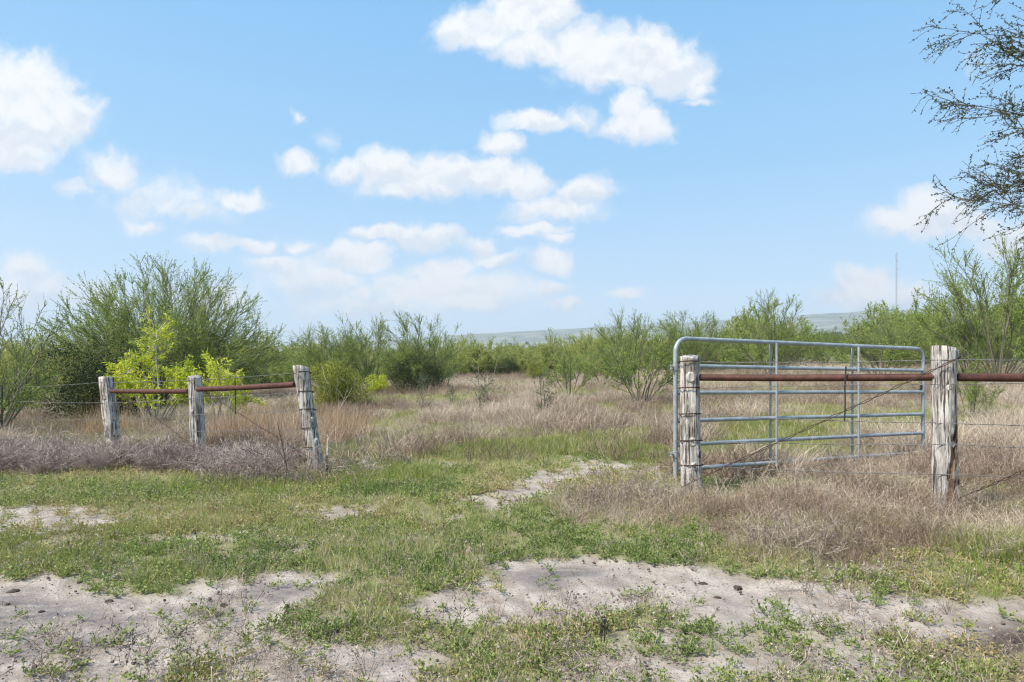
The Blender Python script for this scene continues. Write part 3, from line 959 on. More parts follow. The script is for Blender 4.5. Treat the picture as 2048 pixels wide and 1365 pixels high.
    pr = f['sand'] * (.22 + .6 * sstep(fbm(X * 2 + 33, Y * 2, 3), .5, .62)) * (1 - f['silt'] * .6)
    place_scatter('soil_crumbs', 'small dark crumbs of soil and litter on bare sand', cl, X, Y, pr, sz, g, None, .4, 0, (.4, .9))


def lump(g, r, seg=10, rings=6, rough=.3):
    th = np.linspace(0, np.pi, rings + 1); ph = np.arange(seg) / seg * 2 * np.pi
    T, Pp = np.meshgrid(th, ph, indexing='ij')
    o1, o2 = g.random(2) * 50
    R = r * (1 + rough * (fbm(Pp * 1.3 + o1, T * 2 + o2, 3) * 2 - 1))
    R[:, :] = R * (1 - .0) ; R[0] = R[0].mean(); R[-1] = R[-1].mean()
    V = np.stack([R * np.sin(T) * np.cos(Pp), R * np.sin(T) * np.sin(Pp), R * np.cos(T)], -1).reshape(-1, 3)
    idx = np.arange((rings + 1) * seg).reshape(rings + 1, seg)
    q = np.stack([idx[:-1], idx[1:], np.roll(idx[1:], -1, 1), np.roll(idx[:-1], -1, 1)], -1).reshape(-1, 4)
    return V, q


build_cover()

# ------------------------------------------------------------------ fence posts, pipes, wires
def mesh_obj(name, geo, mats, parent=None, smooth=False, **kw):
    return obj(name, geo.mesh(name, mats, smooth), parent, **kw)


def make_post(label, top_px, bot_px, d, r, seed, height_px=None, rot_strip=None, flare=0.0, group='weathered cedar fence posts', knots=()):
    """top_px, bot_px: photo pixels of the post axis at its head and near its foot, at depth d"""
    top = at(top_px[0], top_px[1], d); bot = at(bot_px[0], bot_px[1], d)
    ax = norm(top - bot)
    g0 = float(zfun(bot[0], bot[1]))
    t = (bot[2] - (g0 - .12)) / ax[2]
    base = bot - ax * t
    H = np.linalg.norm(top - base)
    o = thing('fence_post', label, 'post', base, 0, group)
    g = np.random.default_rng(seed)
    seg, rows = 36, 46
    an = np.arange(seg) / seg * 2 * np.pi
    zz = np.linspace(0, 1, rows)
    A_, Z_ = np.meshgrid(an, zz)
    cx, sx = np.cos(A_) * 1.3 + seed * 3.7, np.sin(A_) * 1.3
    low = fbm(cx * 1.2 + Z_ * 2.0, sx * 1.2 + Z_ * 3.1 + 40, 3) - .5
    flute = fbm(np.cos(A_) * 4.5 + seed, np.sin(A_) * 4.5 + Z_ * .9, 3) - .5
    groove = -sstep(fbm(np.cos(A_) * 7 + seed * 2, np.sin(A_) * 7 + Z_ * .5 + 9, 2), .66, .74)
    R = r * (1.0 + .30 * low + .26 * flute + .13 * groove + flare * (1 - Z_) ** 2)
    rot = np.zeros_like(R)
    if rot_strip:
        a0, aw, z0, z1 = rot_strip
        wig = 1.1 * (fbm(Z_ * 9 + 3, Z_ * 0 + 2, 4) - .5)
        da = np.abs((A_ - a0 - wig + np.pi) % (2 * np.pi) - np.pi)
        rot = (1 - sstep(da, aw * .45, aw * .75)) * sstep(Z_, z0, z0 + .05) * (1 - sstep(Z_, z1 - .15, z1))
        rot = rot * sstep(fbm(A_ * 5 + 2, Z_ * 9 + 4, 3), .30, .46)
        R = R - r * .20 * rot
    bend = .25 * r * np.sin(Z_ * 2.2 + seed)
    tilt_top = (Z_ > .99) * .02 * np.cos(A_ + seed)
    X_ = R * np.cos(A_) + bend; Y_ = R * np.sin(A_)
    V = np.stack([X_, Y_, Z_ * H + tilt_top + (Z_ > .99) * .012 * (fbm(A_ * 2, A_ * 0 + seed, 2) - .5)], -1).reshape(-1, 3)
    shear = ax / ax[2]
    V[:, 0] += V[:, 2] * shear[0]; V[:, 2] *= ax[2]
    idx = np.arange(rows * seg).reshape(rows, seg)
    q = np.stack([idx[:-1], np.roll(idx[:-1], -1, 1), np.roll(idx[1:], -1, 1), idx[1:]], -1).reshape(-1, 4)
    c = len(V); V = np.vstack([V, V[idx[-1]].mean(0) + [0, 0, -.006]])
    tt = np.stack([idx[-1], np.roll(idx[-1], -1), np.full(seg, c)], -1)
    me = mesh_from('timber', V, [tt, q], {'rot': np.append(rot.ravel(), 0)}, smooth=True, mats=[M['wood']])
    obj('timber', me, o)
    for (ka, kz, kr) in knots:
        geo = Geo()
        ra = R[int(kz * (rows - 1)), int((ka % (2 * np.pi)) / (2 * np.pi) * seg) % seg]
        n_ = np.array([np.cos(ka), np.sin(ka), 0])
        c_ = n_ * ra + np.array([bend[int(kz * (rows - 1)), 0] + kz * H * shear[0], 0, kz * H * ax[2]])
        s_ = np.array([-np.sin(ka), np.cos(ka), 0]); u_ = np.array([0, 0, 1.])
        prof = [(1.25, -.25), (1.0, .05), (.80, .22), (.62, .24), (.45, .14), (.22, .18), (0.02, .20)]
        ns = 14; th = np.arange(ns) / ns * 2 * np.pi
        ring = []
        for (pr_, ph_) in prof:
            wob = 1 + .15 * (fbm(np.cos(th) * 2 + seed, np.sin(th) * 2 + kz * 9, 2) - .5)
            ring.append(c_ + (np.cos(th) * wob * pr_ * kr)[:, None] * s_ + (np.sin(th) * wob * pr_ * kr * 1.25)[:, None] * u_ + n_ * ph_ * kr)
        VV = np.concatenate(ring)
        ii = np.arange(len(prof) * ns).reshape(len(prof), ns)
        qq = np.stack([ii[:-1], np.roll(ii[:-1], -1, 1), np.roll(ii[1:], -1, 1), ii[1:]], -1).reshape(-1, 4)
        me = mesh_from('knot', VV, [qq], {'rot': np.zeros(len(VV))}, smooth=True, mats=[M['wood']])
        obj('knot', me, o)
    return o


FRONT = -math.pi / 2
make_post('thick pale cedar post with orange rotted split, right of the gate', (1895, 696), (1893, 985), 5.45, .089, 3,
          rot_strip=(FRONT + .12, .80, .08, .66), flare=.12, knots=[(FRONT - .25, .78, .018), (FRONT + .25, .47, .02), (FRONT + 1.1, .30, .035)])
make_post('knotty grey cedar gate post that carries the hinges of the tube gate', (1376, 713), (1386, 985), 6.3, .083, 5,
          flare=.18, knots=[(FRONT - .1, .86, .038), (FRONT + .05, .44, .034), (FRONT + .75, .36, .03), (FRONT + .15, .28, .028), (FRONT - .5, .62, .012)])
make_post('leaning cedar post with black wire wraps, nearest of the three on the left', (605, 735), (630, 948), 7.9, .086, 8,
          rot_strip=(FRONT - .15, .5, .76, .93), flare=.02, knots=[(FRONT + .9, .36, .03), (FRONT + .7, .55, .022)])
make_post('middle cedar post of the three left of the gateway, with a dark split', (388, 753), (400, 898), 9.3, .088, 11, flare=.14,
          knots=[(FRONT - .2, .62, .016), (FRONT + .4, .3, .02)])
make_post('farthest left cedar post, wavy sided, where the left pipe ends', (214, 756), (223, 880), 10.8, .106, 14, flare=.05,
          knots=[(FRONT - .15, .76, .04), (FRONT + 1.2, .5, .05), (FRONT + 1.0, .3, .035)])
XR = np.array([5.34, 4.6])
_p = XR
gz = float(zfun(*XR))
make_post('cedar post beyond the right edge that ends the rusty pipe', (CX + F * XR[0] / XR[1], 700), (CX + F * XR[0] / XR[1], 1020), 4.6, .1, 17)


def pipe(label, a_, b_, r):
    o = thing('rusty_pipe', label, 'pipe', (a_ + b_) / 2, 0, 'rusty brace pipes between posts')
    geo = Geo()
    k = 9
    pts = np.linspace(a_, b_, k) - (a_ + b_) / 2
    pts[:, 2] -= .006 * np.sin(np.linspace(0, np.pi, k))
    capped_tube(geo, pts, r, 16)
    mesh_obj('tube', geo, M['rust'], o, True)
    return o


pR0, pR1 = at(1396, 755.5, 6.3), at(1874, 754.5, 5.47)
pipe('rusty brown pipe spanning from the gate post to the right post', pR0, pR1, .0305)
pipe('rusty pipe running from the right post out of the picture', at(1914, 755, 5.43), np.array([XR[0], XR[1], 1.43]), .033)
pipe('rusty pipe between the farthest and middle posts on the left', at(222, 782.5, 10.62), at(377, 783, 9.32), .034)
pipe('rusty pipe rising from the middle left post to the nearest leaning post', at(396, 779, 9.15), at(590, 769.5, 7.93), .034)


def wire_path(pts, n, sag=0.0, g=None, jit=.0):
    pts = np.asarray(pts, float); out = []
    for a_, b_ in zip(pts[:-1], pts[1:]):
        t = np.linspace(0, 1, n)[:, None]
        p = a_ * (1 - t) + b_ * t
        p[:, 2] -= sag * np.linalg.norm(b_ - a_) * 4 * t[:, 0] * (1 - t[:, 0])
        out.append(p if not out else p[1:])
    p = np.concatenate(out)
    if jit and g is not None:
        p[1:-1] += g.normal(size=(len(p) - 2, 3)) * jit
    return p


def ring_pts(c, r, n=16, tilt=.0, ph=0.0):
    t = np.linspace(0, 2 * np.pi, n) + ph
    return np.stack([c[0] + r * np.cos(t), c[1] + r * np.sin(t), c[2] + tilt * np.cos(t - ph)], 1)


def barbed(label, pts, wraps=(), seed=0, sag=.004, group='barbed wire strands', r=.0023, dark=False):
    """one strand: line wire, barbs, and its dark wraps round posts (centre, radius)"""
    g = np.random.default_rng(900 + seed)
    p = wire_path(pts, 24, sag, g, .0015)
    c0 = p[len(p) // 2].copy()
    o = thing('barbed_wire', label, 'wire', c0, 0, group)
    geo = Geo()
    n = len(p); ang = np.cumsum(np.full(n, 2.1))
    off = np.stack([np.zeros(n), np.cos(ang), np.sin(ang)], 1) * .0018
    capped_tube(geo, p - c0 + off, r, 4); capped_tube(geo, p - c0 - off, r, 4)
    mesh_obj('line_wire', geo, M['wire'], o)
    seg = np.linalg.norm(np.diff(p, axis=0), axis=1); s = np.concatenate([[0], np.cumsum(seg)])
    bs = np.arange(.06, s[-1], .125)
    bp = np.stack([np.interp(bs, s, p[:, i]) for i in range(3)], 1) - c0
    bd = norm(g.normal(size=(len(bs) * 2, 3)))
    b2 = np.repeat(bp, 2, 0)
    V, q = tubes(np.stack([b2 - bd * .014, b2 + bd * .014], 1), np.full((len(b2), 2), .0014), 3)
    geo = Geo(); geo.add(V, q)
    mesh_obj('barb', geo, M['wire'], o, kind='stuff')
    for (c, rr, tl) in wraps:
        geo = Geo()
        for j in range(2):
            capped_tube(geo, ring_pts(np.array(c) - c0 + [0, 0, .006 * j], rr, 20, tl, -1.2), .0028, 4)
        mesh_obj('post_wrap', geo, M['wire_dark'], o)
    return o


def on_post(px, py, d, r):
    """centre of a post and the camera-side point of it"""
    c = at(px, py, d)
    return c, c + np.array([0, -r, 0])


def right_y(y, d=5.45):
    return at(1895, y, d)


rows_right = [(725, 721, 721.5, 'top'), (777, 769.5, 769, 'second'), (829, 846, 850, 'third'), (882, 887, 892, 'fourth'), (931, 946, 952, 'lowest')]
for i, (yg, yr, ye, nm) in enumerate(rows_right):
    cg, fg = on_post(1376 + (yg - 713) * .037, yg, 6.3, .105)
    cr, fr_ = on_post(1895, yr, 5.45, .115)
    end = at(CX + F * XR[0] / XR[1], HY + (ye - HY) * 5.2 / 4.6, 4.6) + [0, -.11, 0]
    barbed('%s strand of barbed wire on the fence right of the gate post' % nm, [fg + [.09, .02, 0], fr_, end],
           [(cg, .094 + .012 * (yg - 713) / 270, .006)], seed=i, sag=.006 if i != 1 else -.004)
rows_left = [(775, 765, 761, 746.5, 'top'), (801, 806, 797, 785, 'second'), (835, 838, 829, 820.5, 'third'), (868, 868, 862, 858, 'fourth'), (900, 900, 896, 896, 'lowest')]
TL = np.array([-9.98, 13.35])
for i, (y0, y1, y2, y3, nm) in enumerate(rows_left):
    c1, f1 = on_post(214 + (y1 - 756) * .073, y1, 10.8, .13)
    c2, f2 = on_post(388 + (y2 - 753) * .083, y2, 9.3, .11)
    c3, f3 = on_post(605 + (y3 - 735) * .117, y3, 7.9, .108)
    e = at(CX + F * TL[0] / TL[1], y0, 13.35)
    e2 = e + np.array([-3.2, 2.3, -.02])
    barbed('%s strand of barbed wire on the left fence' % nm, [e2, e, f1, f2, f3 + [-.06, .02, 0]], [(c3, .094, .012)], seed=20 + i, sag=.004)


def twisted(label, pts, seed, strands=2, rods=(), group='twisted diagonal brace wires'):
    g = np.random.default_rng(950 + seed)
    p = wire_path(pts, 40, .002, g, .002); c0 = p[len(p) // 2].copy()
    o = thing('brace_wire', label, 'wire', c0, 0, group)
    n = len(p)
    for s_ in range(strands):
        geo = Geo(); a_ = np.cumsum(np.full(n, .55)) + s_ * 2 * np.pi / strands
        opn = (.0042 + .005 * np.sin(np.linspace(0, np.pi, n)) ** 2)[:, None]
        off = np.stack([np.zeros(n), np.cos(a_), np.sin(a_)], 1) * opn
        capped_tube(geo, p - c0 + off, .0032, 5)
        mesh_obj('strand', geo, M['wire_dark'], o)
    for (ra, rb, rr) in rods:
        geo = Geo(); capped_tube(geo, wire_path([ra - c0, rb - c0], 6, 0, g, .002), rr, 7)
        mesh_obj('twist_rod', geo, M['stake'], o)
    return o


twisted('diagonal rusty wire from right post head to gate post foot, with hanging rod',
        [at(1922, 714, 5.46), at(1905, 722, 5.32), at(1690, 822, 5.68), at(1400, 957, 6.15), at(1362, 975, 6.18)], 1, 2,
        [(at(1692, 733, 5.72), at(1689, 843, 5.66), .006)])
twisted('rusty wire rising from the right post foot towards the right edge', [at(1905, 1003, 5.3), at(2048, 942, 4.95), at(2400, 800, 4.55)], 2)
twisted('thin rusty wire from the middle left post down to the leaning post foot, with rod',
        [at(392, 770, 9.12), at(408, 782, 9.1), at(549, 872, 8.1), at(622, 918, 7.72)], 3, 2, [(at(470, 757, 8.62), at(471, 829, 8.58), .007)])
twisted('thin rusty wire from the farthest left post down to the middle post, with bent rod',
        [at(214, 772, 10.6), at(278, 810, 10.2), at(383, 890, 9.2), at(398, 900, 9.1)], 4, 2, [(at(286, 784, 10.15), at(301, 831, 9.95), .008)])


# ------------------------------------------------------------------ tube gate
def build_gate():
    dH, dF = 6.47, 8.19
    aT, aB = at(1351, 677, dH), at(1349, 955, dH)
    h = np.array([aT[0], aT[1], 0.0])
    far = at(1846, 695, dF)
    ux = np.array([far[0] - aT[0], far[1] - aT[1], 0.0]); Lg = np.linalg.norm(ux); ux /= Lg
    up = np.array([0, 0, 1.0])
    zt, zb = aT[2], aB[2]
    o = thing('tube_gate', 'grey galvanised tube gate with six rails, swung open beside the gate post', 'gate', (h[0], h[1], 0))
    P = lambda s, z: ux * s + up * z
    r = .0215
    rc = .13
    zbr = zb + .055
    loop = [P(0, zb), P(0, zt - rc)]
    for t in np.linspace(0, np.pi / 2, 8)[1:]:
        loop.append(P(rc - rc * np.cos(t), zt - rc + rc * np.sin(t)))
    for t in np.linspace(0, np.pi / 2, 8):
        loop.append(P(Lg - rc + rc * np.sin(t), zt - rc + rc * np.cos(t)))
    loop += [P(Lg, zb + .2), P(Lg, zb)]
    geo = Geo(); capped_tube(geo, np.array(loop), r, 14)
    mesh_obj('outer_frame', geo, M['galv'], o, True)
    Hh = zt - zb
    zs = [zt - (732 - 677) / 278 * Hh, zt - (786 - 677) / 278 * Hh, zt - (842 - 677) / 278 * Hh, zt - (890 - 677) / 278 * Hh, zt - (939 - 677) / 278 * Hh]
    for z in zs:
        geo = Geo(); capped_tube(geo, np.array([P(r * .7, z), P(Lg * .33, z), P(Lg * .66, z), P(Lg - r * .7, z)]), r * .92, 12)
        rl = mesh_obj('rail', geo, M['galv'], o, True)
        for s_ in (r * 1.0, Lg - r * 1.0):
            geo = Geo(); sg = 1 if s_ < 1 else -1
            capped_tube(geo, np.array([P(s_, z), P(s_ + sg * .016, z)]), r * 1.10, 12)
            mesh_obj('weld_collar', geo, M['weld'], rl, True)
    nrm = np.cross(ux, up)
    # paired flat-sided uprights clasp the rails front and back
    for xp in (1547, 1711):
        k = (xp - CX) / F
        s_ = (k * h[1] - h[0]) / (ux[0] - k * ux[1])
        for sgn in (-1, 1):
            geo = Geo()
            c = P(s_, 0) + nrm * sgn * .030
            c = c + ux * (.012 * sgn)
            capped_tube(geo, np.array([c + up * (zs[-1] - .03), c + up * (zt - .5), c + up * (zt - .008)]), .0125, 10)
            mesh_obj('upright', geo, M['galv'], o, True)
    # hinges: clamp collar with bolt and strap
    for z in (zt - (735 - 677) / 278 * Hh, zt - (909 - 677) / 278 * Hh):
        geo = Geo(); capped_tube(geo, np.array([P(0, z - .028), P(0, z + .028)]), r * 1.45, 14)
        hg = mesh_obj('hinge', geo, M['weld'], o, True)
        geo = Geo(); capped_tube(geo, np.array([P(-.055, z) - ux * 0, P(.10, z) + np.array([0, -.03, 0])]), .011, 8)
        mesh_obj('hinge_pin', geo, M['weld'], hg, True)
        geo = Geo()
        for dz in (-.014, .014):
            capped_tube(geo, np.array([P(-.05, z + dz) + [0, -.02, 0], P(-.05, z + dz) + [0, .02, 0]]), .010, 6)
        mesh_obj('bolt', geo, M['galv'], hg)
    geo = Geo()
    zz = zt - (775 - 677) / 278 * Hh
    capped_tube(geo, np.array([P(Lg - .03, zz + .03), P(Lg - .045, zz), P(Lg - .05, zz - .04)]), .012, 6)
    mesh_obj('latch_chain', geo, M['stake'], o)


build_gate()


def build_stakes():
    # charred stake by the leaning post
    a_, b_ = at(656, 876, 7.55), at(653, 953, 7.5)
    g0 = float(zfun(b_[0], b_[1])); b_[2] = g0 - .05
    o = thing('burnt_stake', 'thin charred stake with a pale tip beside the leaning post', 'stake', (b_[0], b_[1], g0))
    c0 = np.array([b_[0], b_[1], g0]); m_ = a_ * .6 + b_ * .4
    geo = Geo(); capped_tube(geo, wire_path([b_ - c0, m_ - c0], 6, 0, rng, .002), .013, 7); mesh_obj('charred_shaft', geo, M['stake'], o)
    geo = Geo(); capped_tube(geo, wire_path([m_ - c0 - [0, 0, .01], a_ - c0], 5, 0, rng, .002), [.012, .011, .010, .008, .004], 7); mesh_obj('pale_tip', geo, M['stake_pale'], o)
    # steel T post at the left edge
    b_ = np.array([TL[0], TL[1], float(zfun(TL[0], TL[1]))])
    o = thing('steel_fence_post', 'slim dark steel fence post at the far left edge', 'post', b_)
    geo = Geo()
    hgt = EYE + (HY - 772) / F * TL[1] - b_[2]
    for (x0, x1, y0, y1) in ((-.018, .018, -.003, .003), (-.003, .003, .003, .03)):
        V = np.array([[x, y, z] for z in (-.1, hgt) for (x, y) in ((x0, y0), (x1, y0), (x1, y1), (x0, y1))])
        geo.add(V, np.array([[0, 1, 5, 4], [1, 2, 6, 5], [2, 3, 7, 6], [3, 0, 4, 7], [4, 5, 6, 7]]))
    mesh_obj('t_bar', geo, M['stake'], o)
    geo = Geo()
    for z in np.arange(.1, hgt, .055):
        V = np.array([[x, y, zz] for zz in (z, z + .02) for (x, y) in ((-.007, -.012), (.007, -.012), (.007, -.003), (-.007, -.003))])
        geo.add(V, np.array([[0, 1, 5, 4], [1, 2, 6, 5], [3, 0, 4, 7], [4, 5, 6, 7]]))
    mesh_obj('stud', geo, M['stake'], o, kind='stuff')


build_stakes()
# ------------------------------------------------------------------ trees and shrubs
def stems_dirs(g, n, thmax, thmin=0.0):
    th = thmin + (thmax - thmin) * np.sqrt((np.arange(n) + g.random(n)) / n)
    ph = np.arange(n) * 2.39996 + g.normal(0, .3, n)
    return np.stack([np.sin(th) * np.cos(ph), np.sin(th) * np.sin(ph), np.cos(th)], 1), th


def shrub_meshes(name, seed, H, W, n1=16, n2=6, n3=7, leafn=12, ll=.05, lw=.02, thmax=1.15, leafm=None, barkm=None, r0=.035,
                 wob=.07, up=.02, droop=0.0, bias=(0, 0, .2), tri=False, tmin2=.35, spread0=.12, ang=.45, join=False, l2=.45, l3=.40, bald=0.0, lmin=.72):
    g = np.random.default_rng(seed)
    d, th = stems_dirs(g, n1, thmax)
    rad = 1 / np.sqrt((np.sin(th) / (W / 2)) ** 2 + (np.cos(th) / H) ** 2)
    Ln = rad * g.uniform(lmin, 1.0, n1)
    p0 = np.stack([d[:, 0] * spread0, d[:, 1] * spread0, np.full(n1, -.05)], 1)
    s1 = grow(p0, d + [0, 0, .25], Ln, 9, wob, up, g, droop)
    geo = Geo()
    kr = np.linspace(1, .22, 9)
    V, q = tubes(s1, r0 * (Ln / H)[:, None] * g.uniform(.6, 1.1, (n1, 1)) * kr[None], 5); geo.add(V, q, np.repeat(g.random(n1), 45))
    st, dd, t, i = children(s1, n2, tmin2, 1.0, ang, g)
    L2 = Ln[i] * l2 * (1.15 - .6 * t) * g.uniform(.6, 1.1, len(st))
    s2 = grow(st, dd, L2, 5, wob * 1.3, up * 1.5, g, droop)
    V, q = tubes(s2, r0 * .33 * np.linspace(1, .35, 5)[None] * g.uniform(.6, 1.1, (len(s2), 1)), 3); geo.add(V, q, np.repeat(g.random(len(s2)), 15))
    st, dd, t, i = children(s2, n3, .15, 1.0, ang * 1.15, g)
    L3 = L2[i] * l3 * 1.6 * (1.1 - .5 * t) * g.uniform(.5, 1.2, len(st))
    s3 = grow(st, dd, L3, 4, wob * 1.8, up * 2, g, droop * 1.5)
    V, q = tubes(s3, r0 * .11 * np.linspace(1, .5, 4)[None] * np.ones((len(s3), 1)), 3); geo.add(V, q, np.repeat(g.random(len(s3)), 12))
    lg = geo if join else Geo()
    lm = 1 if join else 0
    keep3 = s3[g.random(len(s3)) >= bald]
    leaves(lg, keep3, leafn, ll, lw, g, bias, tri, mat=lm)
    leaves(lg, s2, max(2, leafn // 3), ll, lw, g, bias, tri, .3, mat=lm)
    if join:
        return geo.mesh(name, [barkm or M['bark'], leafm or M['leaf_green']])
    return geo.mesh(name + '_trunk', barkm or M['bark']), lg.mesh(name + '_crown', leafm or M['leaf_green'])


def dense_meshes(name, seed, H, W, nl, ll, lw, leafm, lumps=16, r0=.03):
    """thick evergreen brush: leafy lobes over a dark tangle of stems"""
    g = np.random.default_rng(seed)
    tr, _ = shrub_meshes(name, seed, H * .95, W * .95, 14, 5, 4, 1, .01, .01, 1.25, M['leaf_dark'], M['bark'], r0)
    geo = Geo()
    per = nl // lumps
    for i in range(lumps):
        u = g.random(); ph = g.random() * 2 * np.pi
        zc = H * (.12 + .62 * g.random()); rr = W * .5 * np.sqrt(max(0.05, 1 - (zc / H) ** 2)) * (.35 + .45 * g.random())
        c = np.array([rr * np.cos(ph), rr * np.sin(ph), zc])
        sz = np.array([W * .21, W * .21, H * .20]) * g.uniform(.7, 1.25)
        dirs = norm(g.normal(size=(per, 3)))
        rad = (.35 + .65 * g.random(per) ** .5)[:, None]
        rip = (1 + .35 * (fbm(dirs[:, 0] * 2.3 + i * 7, dirs[:, 1] * 2.3 + dirs[:, 2] * 2, 3) - .5) * 2)[:, None]
        p = c + dirs * sz * rad * rip
        p[:, 2] = np.maximum(p[:, 2], .03)
        d = norm(dirs + g.normal(size=dirs.shape) * .8 + [0, 0, .3])
        seg = np.stack([p, p + d * ll], 1)
        leaves(geo, seg, 1, ll, lw, g, (0, 0, .1), False, along=1.0)
        # sprigs that break the outline
        k = per // 60
        sp = grow(p[:k], d[:k] + [0, 0, .5], g.uniform(.1, .28, k) * H * .5, 4, .15, .05, g)
        V, q = tubes(sp, np.full((k, 4), .003), 3); geo.add(V, q, .1)
        leaves(geo, sp, 9, ll, lw, g)
    return tr, geo.mesh(name + '_crown', leafm)


def plant(name, label, cat, meshes, px, d, scale=1.0, rz=0.0, group=None, sxy=1.0, dz=-.03):
    p = ground_at(px, d)
    o = thing(name, label, cat, (p[0], p[1], p[2] + dz), rz, group)
    o.scale = (scale * sxy, scale * sxy, scale)
    obj('trunk', meshes[0], o); obj('crown', meshes[1], o)
    return o


def build_trees():
    # big fan-shaped huisache on the left
    big = shrub_meshes('big', 31, 4.9, 8.0, 105, 8, 8, 22, .055, .023, 1.28, M['leaf_green'], M['bark'], .036, .05, .006, tri=True, tmin2=.30, ang=.42, l2=.34, l3=.62, spread0=.3, lmin=.93)
    plant('huisache_tree', 'large fan shaped green tree behind the bright yellow green one', 'tree', big, 342, 24, .97)
    yel = shrub_meshes('yellow', 32, 2.3, 2.0, 12, 8, 7, 10, .080, .021, .85, M['leaf_yellow'], M['bark_pale'], .035, .09, .02, .10, (0, 0, -.5), tmin2=.45, ang=.6, l2=.42, l3=.45)
    plant('young_mesquite', 'bright yellow green young tree with drooping leaves behind the left posts', 'tree', yel, 312, 15.4, 1.22)
    yel2 = shrub_meshes('yellow_low', 33, 1.8, 2.1, 10, 7, 6, 9, .080, .021, 1.05, M['leaf_yellow'], M['bark_pale'], .03, .09, .02, .12, (0, 0, -.5), tmin2=.45, ang=.6)
    plant('young_mesquite', 'lower yellow green bush to the right of the bright young tree', 'tree', yel2, 432, 15.4, 1.12)
    dk = dense_meshes('dark', 34, 2.1, 2.6, 26000, .05, .022, M['leaf_dark'], 20)
    plant('evergreen_bush', 'dense dark green bush behind the farthest left post', 'bush', dk, 195, 17.2, 1.12, 0, 'dense evergreen bushes')
    ol = dense_meshes('olive', 35, 1.5, 1.75, 22000, .042, .020, M['leaf_olive'], 18)
    plant('evergreen_bush', 'rounded olive green bush just right of the leaning post', 'bush', ol, 676, 20, 1.08, .5, 'dense evergreen bushes')
    # loose open shrubs (four builds, shared between copies)
    A = [shrub_meshes('open%d' % i, 40 + i, 3.4, 4.4, 28, 9, 8, 15, .048, .021, 1.2, M['leaf_green'], M['bark'], .030, .07, .012, tri=True, ang=.42, l2=.38, l3=.60, bald=.08, lmin=.80) for i in range(3)]
    E = shrub_meshes('edge', 51, 3.2, 3.4, 20, 8, 8, 10, .05, .023, 1.05, M['leaf_green'], M['bark'], .04, .08, .02, .03, tri=True, ang=.5, bald=.1, l3=.55)
    S = [shrub_meshes('small%d' % i, 55 + i, 2.5, 2.1, 13, 8, 7, 10, .05, .021, .85, M['leaf_green'], M['bark'], .026, .08, .02, tri=True, ang=.5, l3=.6, bald=.1) for i in range(2)]
    plant('loose_shrub', 'loose green shrub at the left edge with sparse tall twigs', 'shrub', E, -18, 13.6, 1.02, .4, None, .85)
    plant('loose_shrub', 'low light green shrub in front of the dark bush at left', 'shrub', S[0], 70, 18.5, .72, 2, None, 1.6)
    grp = 'loose green thorn shrubs on the pasture'
    spec = [
        ('broad twiggy shrub left of the tight pair in the middle distance', A[0], 655, 33, 1.10, .3, 1.05),
        ('feathery shrub behind the olive bush', A[1], 740, 34, 1.14, 1.9, 1.0),
        ('tallest feathery shrub of the middle distance group, above a dark bush', A[2], 845, 30, 1.10, 4.0, .95),
        ('narrow shrub standing alone left of the gate, dark forked base', S[0], 1138, 23.5, .98, 1.0, 1.0),
        ('open many stemmed shrub just left of the gate post', S[1], 1282, 18.2, 1.02, .2, 1.25),
        ('tall sparse shrub whose twigs rise above the brush left of the gate', A[1], 1250, 40, 1.20, 3.1, .9),
        ('spreading shrub seen over the hinge corner of the gate', A[0], 1385, 40, 1.24, 2.2, 1.0),
        ('tall open fan shaped shrub rising behind the middle of the gate', A[2], 1540, 33, 1.27, 5.2, .92),
        ('yellowish loose shrub behind the latch end of the gate', S[1], 1760, 27, 1.15, 2.9, 1.6),
        ('loose shrub right of the gate, in front of the mast', A[0], 1800, 36, 1.02, 1.2, .85),
        ('slender shrub directly right of the thick right post', S[0], 1942, 12.6, .62, 3.7, .8),
        ('tall leaning green shrub at the right edge below the overhanging branches', A[1], 2000, 24, 1.56, .9, .95),
        ('bushy green shrub in front of the tall one at the right edge', A[2], 1935, 27, 1.05, 2.4, 1.1),
        ('low feathery shrub behind the left fence between tree and olive bush', A[2], 560, 48, .8, 2.6, 1.0),
        ('small shrub between the lone shrub and the open shrub near the gate', S[1], 1205, 30, .85, .6, 1.2),
        ('low broad shrub far behind the third gate rail', A[1], 1450, 52, .85, 1.5, 1.1),
        ('pale brush shrub beyond the gate near the far bare patch', A[0], 1655, 50, .9, .4, 1.1),
        ('shrub in front of the big left tree, low and dim', S[1], 470, 30, .8, .5, 1.4),
    ]
    for (lb, me, px, d, sc, rz, sxy) in spec:
        plant('thorn_shrub', lb, 'shrub', me, px, d, sc, rz, grp, sxy)
    for (lb, px, d, sc, me) in [
            ('dark bush at the foot of the tallest feathery shrub', 832, 28.5, .95, dk),
            ('low dark bush far back between tree and leaning post', 505, 40, .8, dk),
            ('small dark bush at the edge of the far brush left of centre track', 1015, 52, .75, dk),
            ('low dark bush left of the gate in the far brush', 1205, 44, .75, ol),
            ('small olive bush beside the lone narrow shrub', 1075, 42, .85, ol)]:
        plant('evergreen_bush', lb, 'bush', me, px, d, sc, px * .1, 'dense evergreen bushes')
    yb = dense_meshes('yellow_bush', 37, .95, 1.0, 5000, .05, .022, M['leaf_yellow'], 10)
    plant('yellow_bush', 'small bright yellow green bush between the two evergreens', 'bush', yb, 752, 28, 1.0)
    sap = [shrub_meshes('sapling%d' % i, 60 + i, 1.45, .75, 3, 11, 6, 9, .024, .011, .28, M['leaf_blue'], M['bark'], .018, .08, .03, tri=True, tmin2=.15, ang=.95, l2=.38) for i in range(3)]
